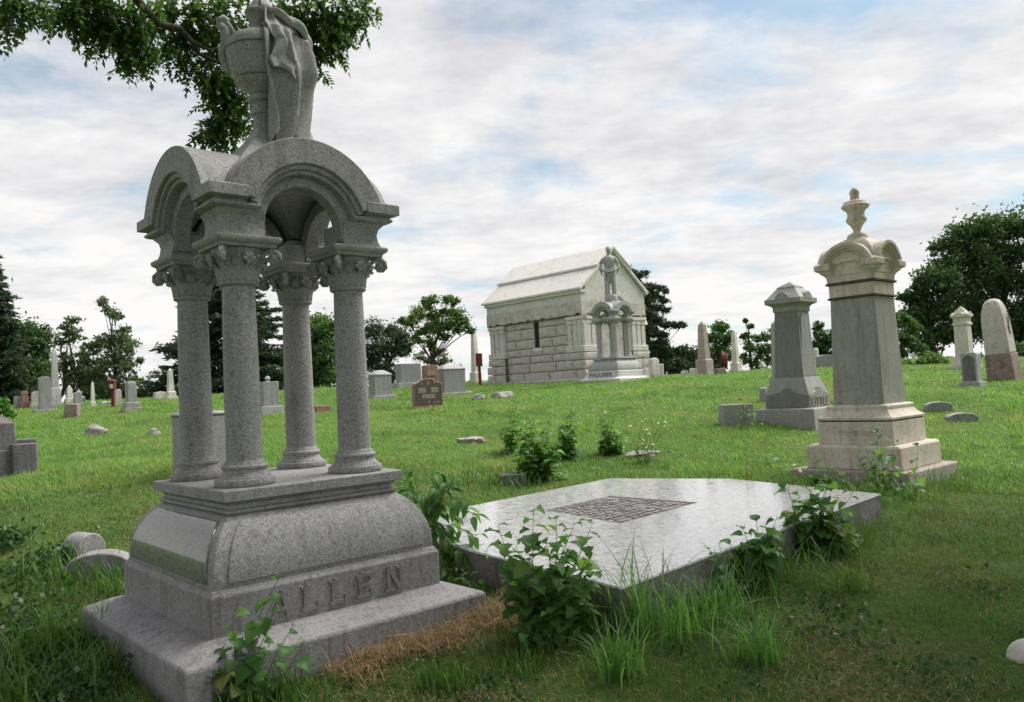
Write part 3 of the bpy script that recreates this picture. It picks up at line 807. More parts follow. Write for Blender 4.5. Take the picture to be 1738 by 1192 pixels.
# ------------------------------------------------------------------ cream marble monument
def arched_cap(root, mats, half, z0, zc, rad, depth_in, name='cap', rows=((1.0, 0.86, 0.0), (0.86, 0.76, 0.03)), nm='hood_mould'):
    for ax in ('y', 'x'):
        for i, (ro, ri, inset) in enumerate(rows):
            for s in (-1, 1):
                a, b = s * depth_in, s * (half - inset)
                MB().arch(rad * ro, rad * ri, 0, zc, R(8), R(172), min(a, b), max(a, b), ax, 24).build(nm, mats, root, 0.004)
def cream_monument():
    root = thing('pedestal_monument', 'tall cream marble monument with arched cap and small urn finial, grey tapered shaft', 'monument', (4.877, 11.0, 0.0), 0.723, 'pedestal monuments')
    c, g, k = M['cream'], M['cream_shaft'], M['grime']
    MB().sq([(0.80, -0.3), (0.79, 0.20), (0.785, 0.305), (0.77, 0.318)]).build('plinth', M['pink_stone'], root, 0.01)
    MB().sq([(0.638, 0.318), (0.636, 0.60), (0.622, 0.62), (0.60, 0.632)]).build('step', c, root, 0.012)
    MB().sq([(0.512, 0.63), (0.505, 0.935)]).build('name_block', c, root, 0.008)
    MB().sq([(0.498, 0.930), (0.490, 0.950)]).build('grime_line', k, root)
    MB().sq([(0.490, 0.950), (0.512, 0.958), (0.515, 0.985), (0.49, 1.0), (0.455, 1.03), (0.428, 1.065), (0.412, 1.09), (0.418, 1.10), (0.418, 1.135), (0.40, 1.15), (0.36, 1.158)]).build('base_moulding', c, root, 0.004)
    MB().sq([(0.345, 1.155), (0.305, 2.605)]).build('shaft', g, root, 0.008)
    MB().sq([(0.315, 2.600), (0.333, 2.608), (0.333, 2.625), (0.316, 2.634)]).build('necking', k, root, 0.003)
    MB().sq([(0.312, 2.632), (0.312, 2.80)]).build('frieze', c, root, 0.005)
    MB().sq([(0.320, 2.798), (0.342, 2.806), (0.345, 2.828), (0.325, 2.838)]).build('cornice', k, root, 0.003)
    body = MB()
    body.sq([(0.322, 2.836), (0.322, 2.94)])
    body.build('cap_block', c, root, 0.004)
    # tympanum walls under the hoods
    for ax in ('y', 'x'):
        o = [(0.30 * math.cos(a), 2.98 + 0.315 * math.sin(a)) for a in np.linspace(0, math.pi, 20)]
        MB().prism([(-0.30, 2.93)] + o[::-1] + [(0.30, 2.93)], -0.33 if ax == 'y' else -0.331, 0.33 if ax == 'y' else 0.331, ax).build('tympanum', c, root)
        for s in (-1, 1):
            e = lambda a, b: (min(s * a, s * b), max(s * a, s * b))
            MB().arch(0.375, 0.325, 0, 2.985, R(16), R(164), *e(0.10, 0.434), ax, 24).build('hood_mould', c, root, 0.006)
            MB().arch(0.335, 0.295, 0, 2.985, R(12), R(168), *e(0.10, 0.402), ax, 24).build('hood_mould', c, root, 0.006)
            MB().arch(0.305, 0.268, 0, 2.985, R(10), R(170), *e(0.10, 0.365), ax, 24).build('hood_mould', c, root, 0.005)
    for sx in (-1, 1):
        for sy in (-1, 1):
            prof = [(.325, 2.84), (.328, 2.90), (.342, 2.93), (.375, 2.965), (.392, 2.975), (.395, 2.995), (.425, 3.005), (.442, 3.02), (.445, 3.085), (.43, 3.10), (.36, 3.13)]
            vs = []; fs = []; i_ = 0.22
            for o_, z in prof:
                vs += [(sx * i_, sy * i_, z), (sx * o_, sy * i_, z), (sx * o_, sy * o_, z), (sx * i_, sy * o_, z)]
            for a in range(len(prof) - 1):
                for q in range(4):
                    p = a * 4 + q; w = a * 4 + (q + 1) % 4
                    fs.append((p, w, w + 4, p + 4))
            t = (len(prof) - 1) * 4; fs += [(0, 1, 2, 3), (t, t + 1, t + 2, t + 3)]
            MB().add(vs, fs).build('corner_block', c, root, 0.004)
    MB().sq([(0.36, 3.10), (0.335, 3.22), (0.27, 3.33), (0.19, 3.40), (0.14, 3.425), (0.13, 3.44)]).build('roof', c, root, 0.01, angle=40)
    MB().lathe([(.135, 3.42), (.138, 3.47), (.125, 3.50), (.07, 3.525), (.048, 3.545), (.052, 3.57), (.085, 3.63), (.125, 3.675), (.140, 3.70), (.132, 3.725), (.112, 3.755), (.112, 3.80), (.125, 3.835), (.165, 3.865), (.185, 3.89), (.185, 3.905), (.172, 3.915), (.160, 3.945), (.15, 3.96), (.10, 3.975), (.062, 3.99), (.058, 4.05), (.066, 4.075), (.066, 4.095), (.055, 4.12), (.035, 4.15), (.01, 4.165)], 28).build('urn_finial', c, root, angle=50)
    # faint carved scroll on the left face of the name block
    mb = MB()
    for k_ in range(9):
        a = [(-0.512, -0.25 + 0.055 * k_ + 0.02 * math.cos(t), 0.79 + 0.035 * math.sin(t)) for t in np.linspace(0, 5.2, 9)]
        mb.tube(a, 0.006, 5)
    mb.build('carved_scroll', c, root)
    foot(4.877, 11.0, 0.80, 0.80, 0.723)
cream_monument()

# ------------------------------------------------------------------ LITTLE monument
def little_monument():
    root = thing('pedestal_monument', 'grey granite monument with low hipped cap, lettered LITTLE on its base', 'monument', (5.656, 16.0, 0.0), 0.775, 'pedestal monuments')
    a, b = M['little'], M['little_dark']
    MB().sq([(0.62, 0.1), (0.613, 0.915), (0.60, 0.945), (0.56, 0.957)]).build('plinth', a, root, 0.012)
    MB().sq([(0.455, 0.95), (0.452, 1.22), (0.45, 1.235), (0.335, 1.52), (0.325, 1.55)]).build('die', a, root, 0.006)
    for ax, s in (('y', -1), ('y', 1), ('x', -1), ('x', 1)):
        o = [(-.43, .965), (.43, .965), (.43, 1.20), (.10, 1.285), (.05, 1.35), (-.05, 1.35), (-.10, 1.285), (-.43, 1.20)]
        pm = MB().prism(o, s * 0.35, s * 0.468, ax).build('pediment_panel', b if ax == 'x' else a, root, 0.005)
        if ax == 'y' and s == -1:
            L, w = text_meshes('LITTLE', 0.24, 0.012, 0.92)
            for me, x in L:
                q = link('letter', me, M['inscript_pale'], pm); q.location = (-0.38 + x * 0.76 / w, -0.474, 1.0)
    MB().sq([(0.305, 1.545), (0.295, 1.63), (0.288, 1.65), (0.246, 2.80), (0.243, 2.865)]).build('shaft', b, root, 0.006)
    for s in (-1, 1):
        MB().prism([(-.22, 1.70), (.22, 1.70), (.185, 2.72), (.12, 2.80), (-.12, 2.80), (-.185, 2.72)], s * 0.20, s * 0.275, 'y').build('shaft_face', a, root, 0.004)
    MB().sq([(0.25, 2.86), (0.265, 2.875), (0.265, 2.96), (0.29, 2.99), (0.33, 3.015), (0.37, 3.03), (0.376, 3.04), (0.376, 3.125), (0.35, 3.14), (0.20, 3.33), (0.19, 3.335), (0.19, 3.36), (0.18, 3.372), (0.01, 3.475)]).build('cap', a, root, 0.005, angle=25)
    for ax in ('y', 'x'):
        o = [(0.15 * math.cos(t), 3.10 + 0.15 * math.sin(t)) for t in np.linspace(0, math.pi, 16)]
        e = 0.380 if ax == 'y' else 0.381
        MB().prism(o[::-1], -e, e, ax).build('cap_arch', a, root, 0.005)
    foot(5.656, 16.0, .62, .62, .775)
little_monument()
# ------------------------------------------------------------------ mausoleum
def rock_face(seed):
    """rock-faced ashlar block, unit size: x -.5..5, z -.5...5, front towards -y"""
    rr = random.Random(seed); n = 5; mz = 4
    vs = []; fs = []
    for i in range(mz):
        for j in range(n):
            x = j / (n - 1) - .5; z = i / (mz - 1) - .5
            edge = i in (0, mz - 1) or j in (0, n - 1)
            y = -0.10 if edge else -(0.55 + 0.6 * rr.random())
            vs.append((x * (0.97 if edge else 1), y, z * (0.94 if edge else 1) + (0 if edge else rr.uniform(-.06, .06))))
    for i in range(mz - 1):
        for j in range(n - 1):
            a = i * n + j; fs.append((a, a + 1, a + n + 1, a + n))
    b = len(vs)
    vs += [(-.485, .5, -.47), (.485, .5, -.47), (.485, .5, .47), (-.485, .5, .47)]
    fs += [tuple([j for j in range(n)][::-1]) + (b, b + 1), tuple((mz - 1) * n + j for j in range(n)) + (b + 2, b + 3),
           tuple(i * n for i in range(mz)) + (b + 3, b), tuple(i * n + n - 1 for i in range(mz))[::-1] + (b + 1, b + 2)]
    return MB().add(vs, fs).mesh('stone_block', True, 24)
def mausoleum():
    z0 = 1.5
    root = thing('mausoleum', 'pale stone gabled mausoleum with slab roof and a narrow slit window', 'mausoleum', (2.882, 32.0, 0), 0.741)
    S, RG, RF = M['sandstone'], M['roughstone'], M['roofstone']
    W_, L_ = 4.14, 5.88
    blocks = [rock_face(i) for i in range(6)]
    for b in blocks: b.materials.append(RG)
    core = MB()
    core.box(0.22, W_ - 0.22, 0.22, L_ - 0.22, z0, 5.2)
    core.build('wall_core', M['joint'], root)
    rr = random.Random(3)
    cnt = [0]
    def block(face, s, w, zl, zh, out, proud=0.05):
        """face 'side' (-x) or 'front' (-y); out = wall plane distance from the corner line"""
        o = link('stone_block', blocks[rr.randrange(6)], None, root)
        o.scale = (w - 0.016, 0.034 * rr.uniform(0.5, 1.2), zh - zl - 0.016)
        zc = (zl + zh) / 2
        if face == 'side':
            o.rotation_euler = (0, 0, R(-90)); o.location = (out, s + w / 2, zc)
        else:
            o.location = (s + w / 2, out, zc)
    # side wall field between the pilaster clusters
    rows = [(1.90, 2.28), (2.28, 2.69), (2.69, 3.0), (3.0, 3.33), (3.33, 3.73), (3.73, 4.2), (4.2, 4.45)]
    for ri, (a, b) in enumerate(rows):
        lo, hi = (0.95, 4.78)
        spans = [(lo, hi)]
        if a >= 3.3: spans = [(lo, 2.70), (2.96, hi)]
        elif a >= 3.0: spans = [(lo, 2.54), (2.54, 3.12), (3.12, hi)]
        for (p, q) in spans:
            s = p; w0 = 1.35 if a < 2.6 else 1.15
            first = True
            while s < q - 1e-6:
                w = w0 * rr.uniform(0.8, 1.2)
                if first and ri % 2: w *= 0.6
                first = False
                if q - s - w < 0.45: w = q - s
                w = min(w, q - s)
                block('side', s, w, a, b, 0.17)
                s += w
    MB().box(0.14, 0.3, 2.56, 3.10, 3.0 + .18, 3.33).build('window_sill', RF, root, 0.01)
    win = MB().box(0.20, 0.24, 2.70, 2.96, 3.33, 4.45).build('slit_window', M['void'], root)
    # pilaster clusters: side near, side far, front left, front right
    def cluster(face, a, b):
        def bx(mb, s0, s1, o0, o1, z_0, z_1):
            if face == 'side': return mb.box(o0, o1, s0, s1, z_0, z_1)
            return mb.box(s0, s1, o0, o1, z_0, z_1)
        g = root
        n = 3
        pl = bx(MB(), a, b, 0.10, 0.3, 3.24, 4.30).build('pilaster_back', S, g, 0.01)
        w = (b - a)
        for k in range(n):
            c = a + w * (k + .5) / n
            bx(MB(), c - w * 0.125, c + w * 0.125, 0.045, 0.2, 3.24, 4.12).build('pilaster', S, g, 0.012)
            bx(MB(), c - w * 0.15, c + w * 0.15, 0.02, 0.2, 4.12, 4.30).build('pilaster_capital', S, g, 0.02)
        bx(MB(), a - 0.03, b + 0.03, -0.01, 0.3, 4.30, 4.45).build('pilaster_cornice', S, g, 0.02)
        bx(MB(), a - 0.05, b + 0.05, -0.02, 0.3, 2.98, 3.24).build('pilaster_base', S, g, 0.03)
        block(face, a - 0.08, b - a + 0.16, 2.66, 2.98, -0.02)
        for (z_0, z_1) in ((2.28, 2.66), (1.9, 2.28)):
            m = a + (b - a) * rr.uniform(.4, .6)
            block(face, a - 0.12, m - a + 0.12, z_0, z_1, -0.06)
            block(face, m, b - m + 0.12, z_0, z_1, -0.06)
    cluster('side', 0.02, 0.93); cluster('side', 4.80, 5.80)
    cluster('front', 0.0, 0.86); cluster('front', 3.16, 4.12)
    MB().box(-0.18, W_ + .2, -0.18, L_ + .1, z0, 1.92).build('footing', S, root, 0.02)
    # the other two walls, plain
    MB().box(W_ - 0.24, W_ - 0.02, 0.12, L_ - .05, 1.92, 4.45).build('far_wall', S, root, 0.01)
    MB().box(0.12, W_ - 0.25, L_ - 0.25, L_ - 0.05, 1.92, 4.45).build('rear_wall', S, root, 0.01)
    # front field stones beside the doorway
    for (a, b) in rows:
        block('front', 0.9, 0.35, a, b, 0.17); block('front', 2.78, 0.36, a, b, 0.17)
    MB().box(1.3, 2.75, 0.21, 0.26, 1.92, 4.45).build('doorway', M['roughstone'], root)
    # frieze: long stones with a broken lower edge, then a smooth band
    def ragged(length):
        top = 5.03; pts = [(0, top), (0, 4.47)]
        n = 26
        for k in range(1, n):
            pts.append((length * k / n, 4.47 + 0.10 * abs(math.sin(k * 1.7)) * rr.random() + (0.03 if k % 3 else 0)))
        pts += [(length, 4.47), (length, top)]
        return pts
    MB().prism([(p[0], p[1]) for p in ragged(L_)], 0.0, 0.3, 'x').build('rough_frieze', RG, root)
    MB().prism([(0.30 + p[0] * (W_ - 0.32) / 4.14, p[1]) for p in ragged(4.14)], 0.004, 0.3, 'y').build('rough_frieze', RG, root)
    MB().box(-0.003 + 0.02, 0.3, 0.02, L_ - 0.02, 5.032, 5.46).build('frieze_band', S, root, 0.01)
    MB().box(W_ - .3, W_ - .02, 0.3, L_ - 0.02, 4.45, 5.46).build('frieze_band', S, root, 0.01)
    MB().box(-0.07, 0.3, -0.04, L_ + 0.06, 5.36, 5.51).build('eave_cornice', S, root, 0.03)
    zr, ze = 7.36, 5.46
    c = W_ / 2
    MB().prism([(0.31, 5.032), (W_ - 0.02, 5.032), (W_ - 0.02, ze), (c, zr - 0.16), (0.31, ze + 0.27)], 0.03, 0.32, 'y').build('gable', S, root, 0.01)
    MB().prism([(0.31, 4.46), (W_ - 0.32, 4.46), (W_ - 0.32, ze), (c, zr - 0.16), (0.31, ze + .2)], L_ - 0.3, L_ - 0.03, 'y').build('rear_gable', S, root, 0.01)
    MB().arch(1.06, 0.88, c + .02, 4.45, R(0), R(180), -0.035, 0.1, 'y', 30).build('door_arch', S, root, 0.02)
    # slab roof in two lapped tiers on each slope
    sl = (zr - 5.58) / (c + 0.14)
    for s in (-1, 1):
        X = lambda d: c + s * d
        e = c + 0.14
        t = 0.13
        p = [(X(e), 5.50), (X(e), 5.58), (X(0.02), zr - 0.02), (X(0.02), zr - 0.02 - t), (X(e - 0.10), 5.50)]
        MB().prism(p, -0.10, L_ + 0.18, 'y').build('roof_slab', RF, root, 0.015)
        m = 0.50 * e
        z1 = zr - sl * m
        MB().prism([(X(m + 0.05), z1 + 0.00), (X(m + 0.05), z1 + 0.09), (X(0), zr + 0.075), (X(0), zr - 0.05)], -0.14, L_ + 0.22, 'y').build('ridge_slab', RF, root, 0.015)
    foot(*(np.array([2.882, 32.0]) + U2 * W_ / 2 + V2 * L_ / 2), W_ / 2 + .2, L_ / 2 + .2, .741)
mausoleum()

# ------------------------------------------------------------------ PAULNER monument with a statue
def paulner():
    p = at(1051, 655, 28.6)
    root = thing('canopy_monument', 'small pale canopy monument with a statue on top, lettered PAULNER, before the mausoleum', 'monument', (p[0] + .05, p[1] + 1.25, p[2] + 0.06), 0.76, 'canopy monuments', scale=0.93)
    canopy(root, M['pale_granite'], M['paulner'], M['paulner'], M['pale_granite'])
    L, w = text_meshes('PAULNER', 0.23, 0.012, 0.95)
    # lettering runs along the left front face
    for me, x in L:
        me.transform(Matrix.Rotation(R(-90), 4, 'Z'))
        q = link('letter', me, M['dark_granite'], root); q.location = (-0.80, 0.68 - x * 1.18 / w, 0.325)
    # statue: robed standing figure, head bowed, arms folded
    st = thing('statue', 'grey stone statue of a robed standing figure, head bowed and arms folded', 'statue', (root.location.x, root.location.y, root.location.z + 3.50 * 0.93), R(8), scale=1.36)
    G = M['pale_granite']
    MB().lathe([(.17, -0.12), (.185, 0.0), (.175, .05), (.15, .08)], 20).build('pedestal', G, st, angle=45)
    mb = MB()
    # robe, parted over the legs
    for sx_ in (-1, 1):
        mb.tube([(sx_ * .095, 0, .05), (sx_ * .095, -.01, .30), (sx_ * .08, -.015, .55), (sx_ * .055, 0, .78)], [.052, .064, .082, .10], 10)
        for q in range(5):
            a = R(-150 + q * 45) if sx_ < 0 else R(-30 + q * 45) - R(60)
            mb.tube([(sx_ * .095 + .055 * math.cos(a), .07 * math.sin(a), .06), (sx_ * .09 + .065 * math.cos(a + .2), .08 * math.sin(a + .2), .4), (sx_ * .05 + .09 * math.cos(a + .3), .10 * math.sin(a + .3), .75)], [.022, .02, .01], 6)
    mb.lathe([(.04, .48), (.11, .56), (.145, .66), (.14, .76), (.125, .84), (.15, .95), (.165, 1.04), (.14, 1.12), (.07, 1.165), (.052, 1.19), (.05, 1.25)], 20)
    mb.tube([(-.17, .0, 1.075), (0, 0, 1.11), (.17, 0, 1.075)], [.06, .085, .06], 10)
    mb.blob((0, -0.04, 1.325), (.070, .085, .100), 2)
    mb.blob((0, -0.122, 1.315), (.014, .02, .022), 1)
    mb.blob((0, 0.012, 1.35), (.082, .086, .09), 2)
    for s in (-1, 1):
        mb.tube([(s * .165, 0, 1.08), (s * .225, .0, .98), (s * .262, -.03, .84), (s * .14, -.17, .73), (-s * .03, -.20, .70)], [.055, .05, .045, .036, .03], 8)
        mb.tube([(s * .245, -.02, .90), (s * .235, -.02, .76), (s * .20, -.02, .62)], [.045, .036, .012], 8)
        mb.blob((-s * .05, -.205, .70), (.034, .026, .03), 1)
    mb.tube([(0.10, -.12, 1.08), (.0, -.165, .92), (-.10, -.15, .72), (-.13, -.12, .5)], [.02, .025, .03, .02], 7)
    o = mb.build('figure', G, st, smooth=True, angle=180)
    rm = o.modifiers.new('remesh', 'REMESH'); rm.mode = 'VOXEL'; rm.voxel_size = 0.014; rm.use_smooth_shade = True
    st.rotation_euler = (0, 0, R(-8))
    foot(root.location.x, root.location.y, .92, .92, .76)
paulner()

# ------------------------------------------------------------------ other gravestones
GRP = {'obelisk': 'obelisks on the hill', 'headstone': 'headstones on the hill', 'footstone': 'low grave markers in the grass', 'rock': 'field stones in the grass', 'pillar': 'pillar gravestones on the hill', 'sign': 'red sign posts'}
def stone(key, name, label, cat, grp, yaw=YAW, tilt=(0, 0)):
    p, d = spot(key)
    o = thing(name, label, cat, (p[0], p[1], p[2]), yaw, GRP.get(grp), tilt)
    return o, mpp(d)
def obelisk(key, label, mat, wpx, hpx, base_mat=None, ped=0.0, cat='obelisk', yaw=YAW, group='obelisk'):
    """wpx, hpx: overall base width and height in picture pixels"""
    o, k = stone(key, 'obelisk', label, cat, group, yaw)
    w = wpx * k / 2 / 1.36; h = hpx * k
    bm_ = base_mat or mat
    z1 = h * 0.08; z2 = h * (0.16 + ped)
    MB().sq([(w, -0.4), (w * 0.99, z1)]).build('base', bm_, o, 0.02)
    MB().sq([(w * .80, z1 - .001), (w * .78, z2 * .92), (w * .66, z2)]).build('pedestal', bm_ if not ped else mat, o, 0.02)
    MB().sq([(w * .56, z2 - .001), (w * .36, h * .93), (w * .02, h)]).build('shaft', mat, o, 0.015)
    q = spot(key)[0]; foot(q[0], q[1], w, w, yaw)
    return o
def tablet(key, name, label, cat, mat, w, h, t, top='flat', base=None, group='headstone', yaw=YAW, tilt=(0, 0), face=None):
    """w, t, h in metres; broad face looks along -x (to picture left-front) when face='x'"""
    o, k = stone(key, name, label, cat, group, yaw, tilt)
    hb = 0.0
    ax = 'y' if face != 'x' else 'x'
    if base:
        bw, bt, hb = base
        (MB().box(-bw / 2, bw / 2, -bt / 2, bt / 2, -0.4, hb) if ax == 'y' else MB().box(-bt / 2, bt / 2, -bw / 2, bw / 2, -0.4, hb)).build('base', mat, o, 0.02)
    z = hb - 0.002 if base else -0.4
    if top == 'round':
        pts = [(-w / 2, z), (w / 2, z)] + [(w / 2 * math.cos(a), h - w / 2 + w / 2 * math.sin(a)) for a in np.linspace(0, math.pi, 18)]
    elif top == 'seg':
        pts = [(-w / 2, z), (w / 2, z)] + [(w / 2 * math.cos(a), h - w * .18 + w * .18 * math.sin(a)) for a in np.linspace(0, math.pi, 16)]
    elif top == 'gable':
        pts = [(-w / 2, z), (w / 2, z), (w / 2, h * .88), (0, h), (-w / 2, h * .88)]
    elif top == 'serp':
        pts = [(-w / 2, z), (w / 2, z), (w / 2, h * .90), (w * .36, h * .92), (w * .22, h * .985), (0, h), (-w * .22, h * .985), (-w * .36, h * .92), (-w / 2, h * .90)]
    else:
        pts = [(-w / 2, z), (w / 2, z), (w / 2, h), (-w / 2, h)]
    MB().prism(pts, -t / 2, t / 2, ax).build('tablet', mat, o, 0.015)
    q = spot(key)[0]
    foot(q[0], q[1], (base[0] if base else w) / 2 + .02, (base[1] if base else t) / 2 + .02, yaw) if ax == 'y' else foot(q[0], q[1], (base[1] if base else t) / 2 + .02, (base[0] if base else w) / 2 + .02, yaw)
    return o
def rock(key, label, mat, r, seed, tilt=(0, 0), name='field_stone', cat='stone', yaw=0.3):
    o, k = stone(key, name, label, cat, 'rock', yaw, tilt)
    MB().blob((0, 0, r[2] * 0.25), r, 3, 0.55, seed, 1.4).build('rock_body', mat, o, angle=40)
    q = spot(key)[0]; foot(q[0], q[1], r[0] * .8, r[1] * .8, yaw)
    return o

# dark monument cut by the left edge
o, k = stone('dark_die', 'pedestal_monument', 'dark grey granite monument with pyramid top and stepped side blocks at the left edge', 'monument', None)
o['group'] = 'pedestal monuments'
MB().sq([(.37, -.3), (.36, .36)]).build('base', M['dark_granite'], o, .015)
MB().sq([(.28, .358), (.26, .76), (.245, .77), (.01, .97)]).build('die', M['dark_granite'], o, .008)
MB().box(.20, .52, -.42, -.16, -.3, .44).build('side_block', M['dark_granite'], o, .015)
MB().box(.28, .58, -.12, .2, -.3, .50).build('side_block', M['dark_granite'], o, .015)
foot(*at(-14, 806, 12)[:2], .5, .5, YAW)
# far left row
tablet('grey_tablet', 'headstone', 'tall plain blue-grey tablet beside the big white obelisk', 'headstone', M['grey_granite'], .36, 1.32, .28, 'seg', (.75, .5, .08))
obelisk('big_white', 'largest white obelisk on a high pedestal before the left-hand trees', M['pale_granite'], 26, 100, None, .18)
tablet('white_round', 'headstone', 'white shouldered headstone left of the blue-grey tablet', 'headstone', M['white_marble'], .5, .82, .22, 'serp', (.62, .4, .18))
o, k = stone('red_step', 'headstone', 'small stepped red stone marker among white stones, far left', 'headstone', 'headstone')
MB().sq([(.22, -.3), (.22, .24)]).build('base', M['red_stone'], o, .02); MB().sq([(.15, .24), (.12, .58)]).build('shaft', M['red_stone'], o, .02); MB().sq([(.14, .58), (.12, .76)]).build('top_block', M['red_stone'], o, .02)
tablet('grey_low', 'headstone', 'low grey headstone left of the small red marker', 'headstone', M['grey_granite'], .32, .52, .3, 'flat')
o, k = stone('brown_block', 'marker_stone', 'reddish brown rough square stone block before the far left obelisks', 'stone', 'rock', R(10), (0, R(4)))
MB().sq([(.22, .17, -.3), (.215, .165, .2), (.20, .155, .44), (.19, .15, .47)]).build('rock_body', M['brown_rough'], o, .03)
o, k = stone('white_pair_a', 'headstone', 'narrow white stone with pointed top behind the brown block', 'headstone', 'headstone')
MB().sq([(.20, -.3), (.19, .22)]).build('base', M['white_marble'], o, .02); MB().sq([(.12, .22), (.11, .70), (.02, .88)]).build('shaft', M['white_marble'], o, .02)
tablet('grey_shoulder', 'headstone', 'grey headstone with sloped shoulders right of the brown block', 'headstone', M['grey_granite'], .34, .68, .26, 'gable', (.46, .4, .12))
obelisk('thin_white', 'very thin white obelisk on a grey cube base', M['white_marble'], 14, 46, M['grey_granite'], .10)
tablet('white_low', 'headstone', 'low white stone left of the red lantern sign', 'headstone', M['white_marble'], .38, .28, .26, 'gable', tilt=(R(6), 0))
def sign_post(key, label, hpx, box_px, paper):
    o, k = stone(key, 'sign_post', label, 'sign', 'sign', R(5))
    h = hpx * k
    bw, bh = box_px[0] * k, box_px[1] * k
    MB().box(-.055, .055, -.04, .04, -.3, h - bh * .3).build('post', M['red_paint'], o, .006)
    bd = MB().box(-bw / 2, bw / 2, -.11, .11, h - bh, h).build('board', M['red_paint'], o, .012)
    if paper:
        MB().box(-bw * .28, bw * .28, -.118, -.10, h - bh * .80, h - bh * .30).build('notice', M['white_paint'], bd, .002)
        MB().sq([(bw * .62, .17, h), (bw * .60, .16, h + .03), (.02, .02, h + .10)]).build('roof', M['red_paint'], bd)
    return o
sign_post('sign_left', 'dark red post with a small roofed box holding a white notice', 43, (9, 14), True)
o, k = stone('pink_pillar', 'headstone', 'pinkish square pillar stone right of the red lantern sign', 'headstone', 'pillar')
MB().sq([(.15, -.3), (.13, .72), (.10, .80)]).build('shaft', M['pink_stone'], o, .02)
o, k = stone('grey_pillar', 'headstone', 'grey pillar stone with rounded top on two-step base, left of the canopy monument', 'headstone', 'pillar')
MB().sq([(.28, -.3), (.28, .12)]).build('base', M['pink_stone'], o, .015); MB().sq([(.235, .12), (.23, .30), (.19, .32)]).build('step', M['grey_granite'], o, .015)
MB().sq([(.155, .32), (.15, .92), (.14, 1.0), (.10, 1.05)]).build('shaft', M['grey_granite'], o, .02)
obelisk('white_obelisk', 'slim white obelisk in front of the big spruce', M['white_marble'], 24, 52, None, .08)
tablet('white_block_a', 'headstone', 'low wide white stone left of the slim obelisk by the spruce', 'headstone', M['white_marble'], .55, .40, .35, 'gable')
# fallen stones
o, k = stone('fallen_back', 'headstone', 'fallen round-topped grey tablet, the rear one of two behind the canopy monument', 'headstone', 'footstone', R(-8))
pts = [(-.13, -.3), (.13, -.3)] + [(.13 * math.cos(a), .09 + .13 * math.sin(a)) for a in np.linspace(0, math.pi, 14)]
MB().prism(pts, -.10, .16, 'y').build('tablet', M['granite'], o, .012)
o.rotation_euler = (0, 0, R(58))
o, k = stone('fallen_front', 'headstone', 'low segment-topped grey marker, the front one of two behind the canopy monument', 'headstone', 'footstone', R(8))
pts = [(-.25, -.3), (.25, -.3)] + [(.25 * math.cos(a), .10 + .11 * math.sin(a)) for a in np.linspace(0, math.pi, 16)]
MB().prism(pts, -.11, .11, 'y').build('tablet', M['granite_base'], o, .012)
o.rotation_euler = (0, 0, R(14))
rock('rock_a', 'pale boulder in the lawn at left', M['rock'], (.24, .18, .17), 2)
rock('rock_b', 'smaller pale stone in the lawn beside the canopy monument', M['rock'], (.15, .12, .17), 9)
# wide tablet seen between the left columns
o, k = stone('wide_tablet', 'headstone', 'wide rough grey headstone seen behind the left columns of the canopy monument', 'headstone', 'headstone')
MB().box(-.12, .14, -.31, .31, -.4, .72).build('tablet', M['granite'], o, .02)
MB().box(-.135, .155, -.33, .33, .72, .78).build('top', M['granite_base'], o, .03)
o.rotation_euler = (0, 0, R(-46))
foot(*at(336, 800, 10.5)[:2], .4, .4, 0)
o, k = stone('urn_stone', 'headstone', 'square grey headstone with a small urn on top, seen between the columns', 'headstone', 'headstone')
MB().box(-.34, .34, -.30, .30, -.3, .22).build('base', M['pale_granite'], o, .02); MB().box(-.25, .25, -.22, .22, .22, .95).build('die', M['grey_granite'], o, .015)
MB().lathe([(.07, .95), (.05, 1.0), (.09, 1.05), (.06, 1.10), (.02, 1.13)], 14).build('urn', M['pale_granite'], o)
tablet('red_low', 'footstone', 'low reddish flat marker right of the back column', 'grave marker', M['red_stone'], .5, .14, .4, 'flat', group='footstone')
o, k = stone('grey_die', 'headstone', 'grey block headstone with domed cap and wide base, right of the canopy monument', 'headstone', 'headstone')
MB().box(-.44, .44, -.32, .32, -.3, .12).build('base', M['pale_granite'], o, .02); MB().box(-.34, .34, -.22, .22, .12, .80).build('die', M['grey_granite'], o, .015)
MB().sq([(.36, .24, .80), (.36, .24, .86), (.25, .17, .93), (.14, .10, .99), (.05, .04, 1.0)]).build('cap', M['pale_granite'], o, .02)
o.rotation_euler = (0, 0, R(40))
o, k = stone('wide_die', 'headstone', 'broad flat-topped grey block headstone on a wide base under the small tree', 'headstone', 'headstone', R(36))
MB().box(-.66, .66, -.36, .36, -.3, .18).build('base', M['pale_granite'], o, .02); MB().box(-.48, .48, -.24, .24, .18, .96).build('die', M['grey_granite'], o, .015)
o, k = stone('brown_stone', 'headstone', 'polished dark brown headstone with arched top and pale inscription panels', 'headstone', 'headstone', R(22))
MB().box(-.52, .52, -.24, .24, -.3, .07).build('base', M['red_stone'], o, .02)
pts = [(-.43, .07), (.43, .07), (.43, .74)] + [(.30 * math.cos(a), .74 + .15 * math.sin(a)) for a in np.linspace(0.3, math.pi - .3, 12)] + [(-.43, .74)]
bd = MB().prism(pts, -.17, .17, 'y').build('tablet', M['brown_rough'], o, .015)
pts2 = [(x * .97, (z - .07) * .97 + .078) for x, z in pts]
MB().prism(pts2, -.178, -.16, 'y').build('polished_face', M['brown_granite'], bd, .004)
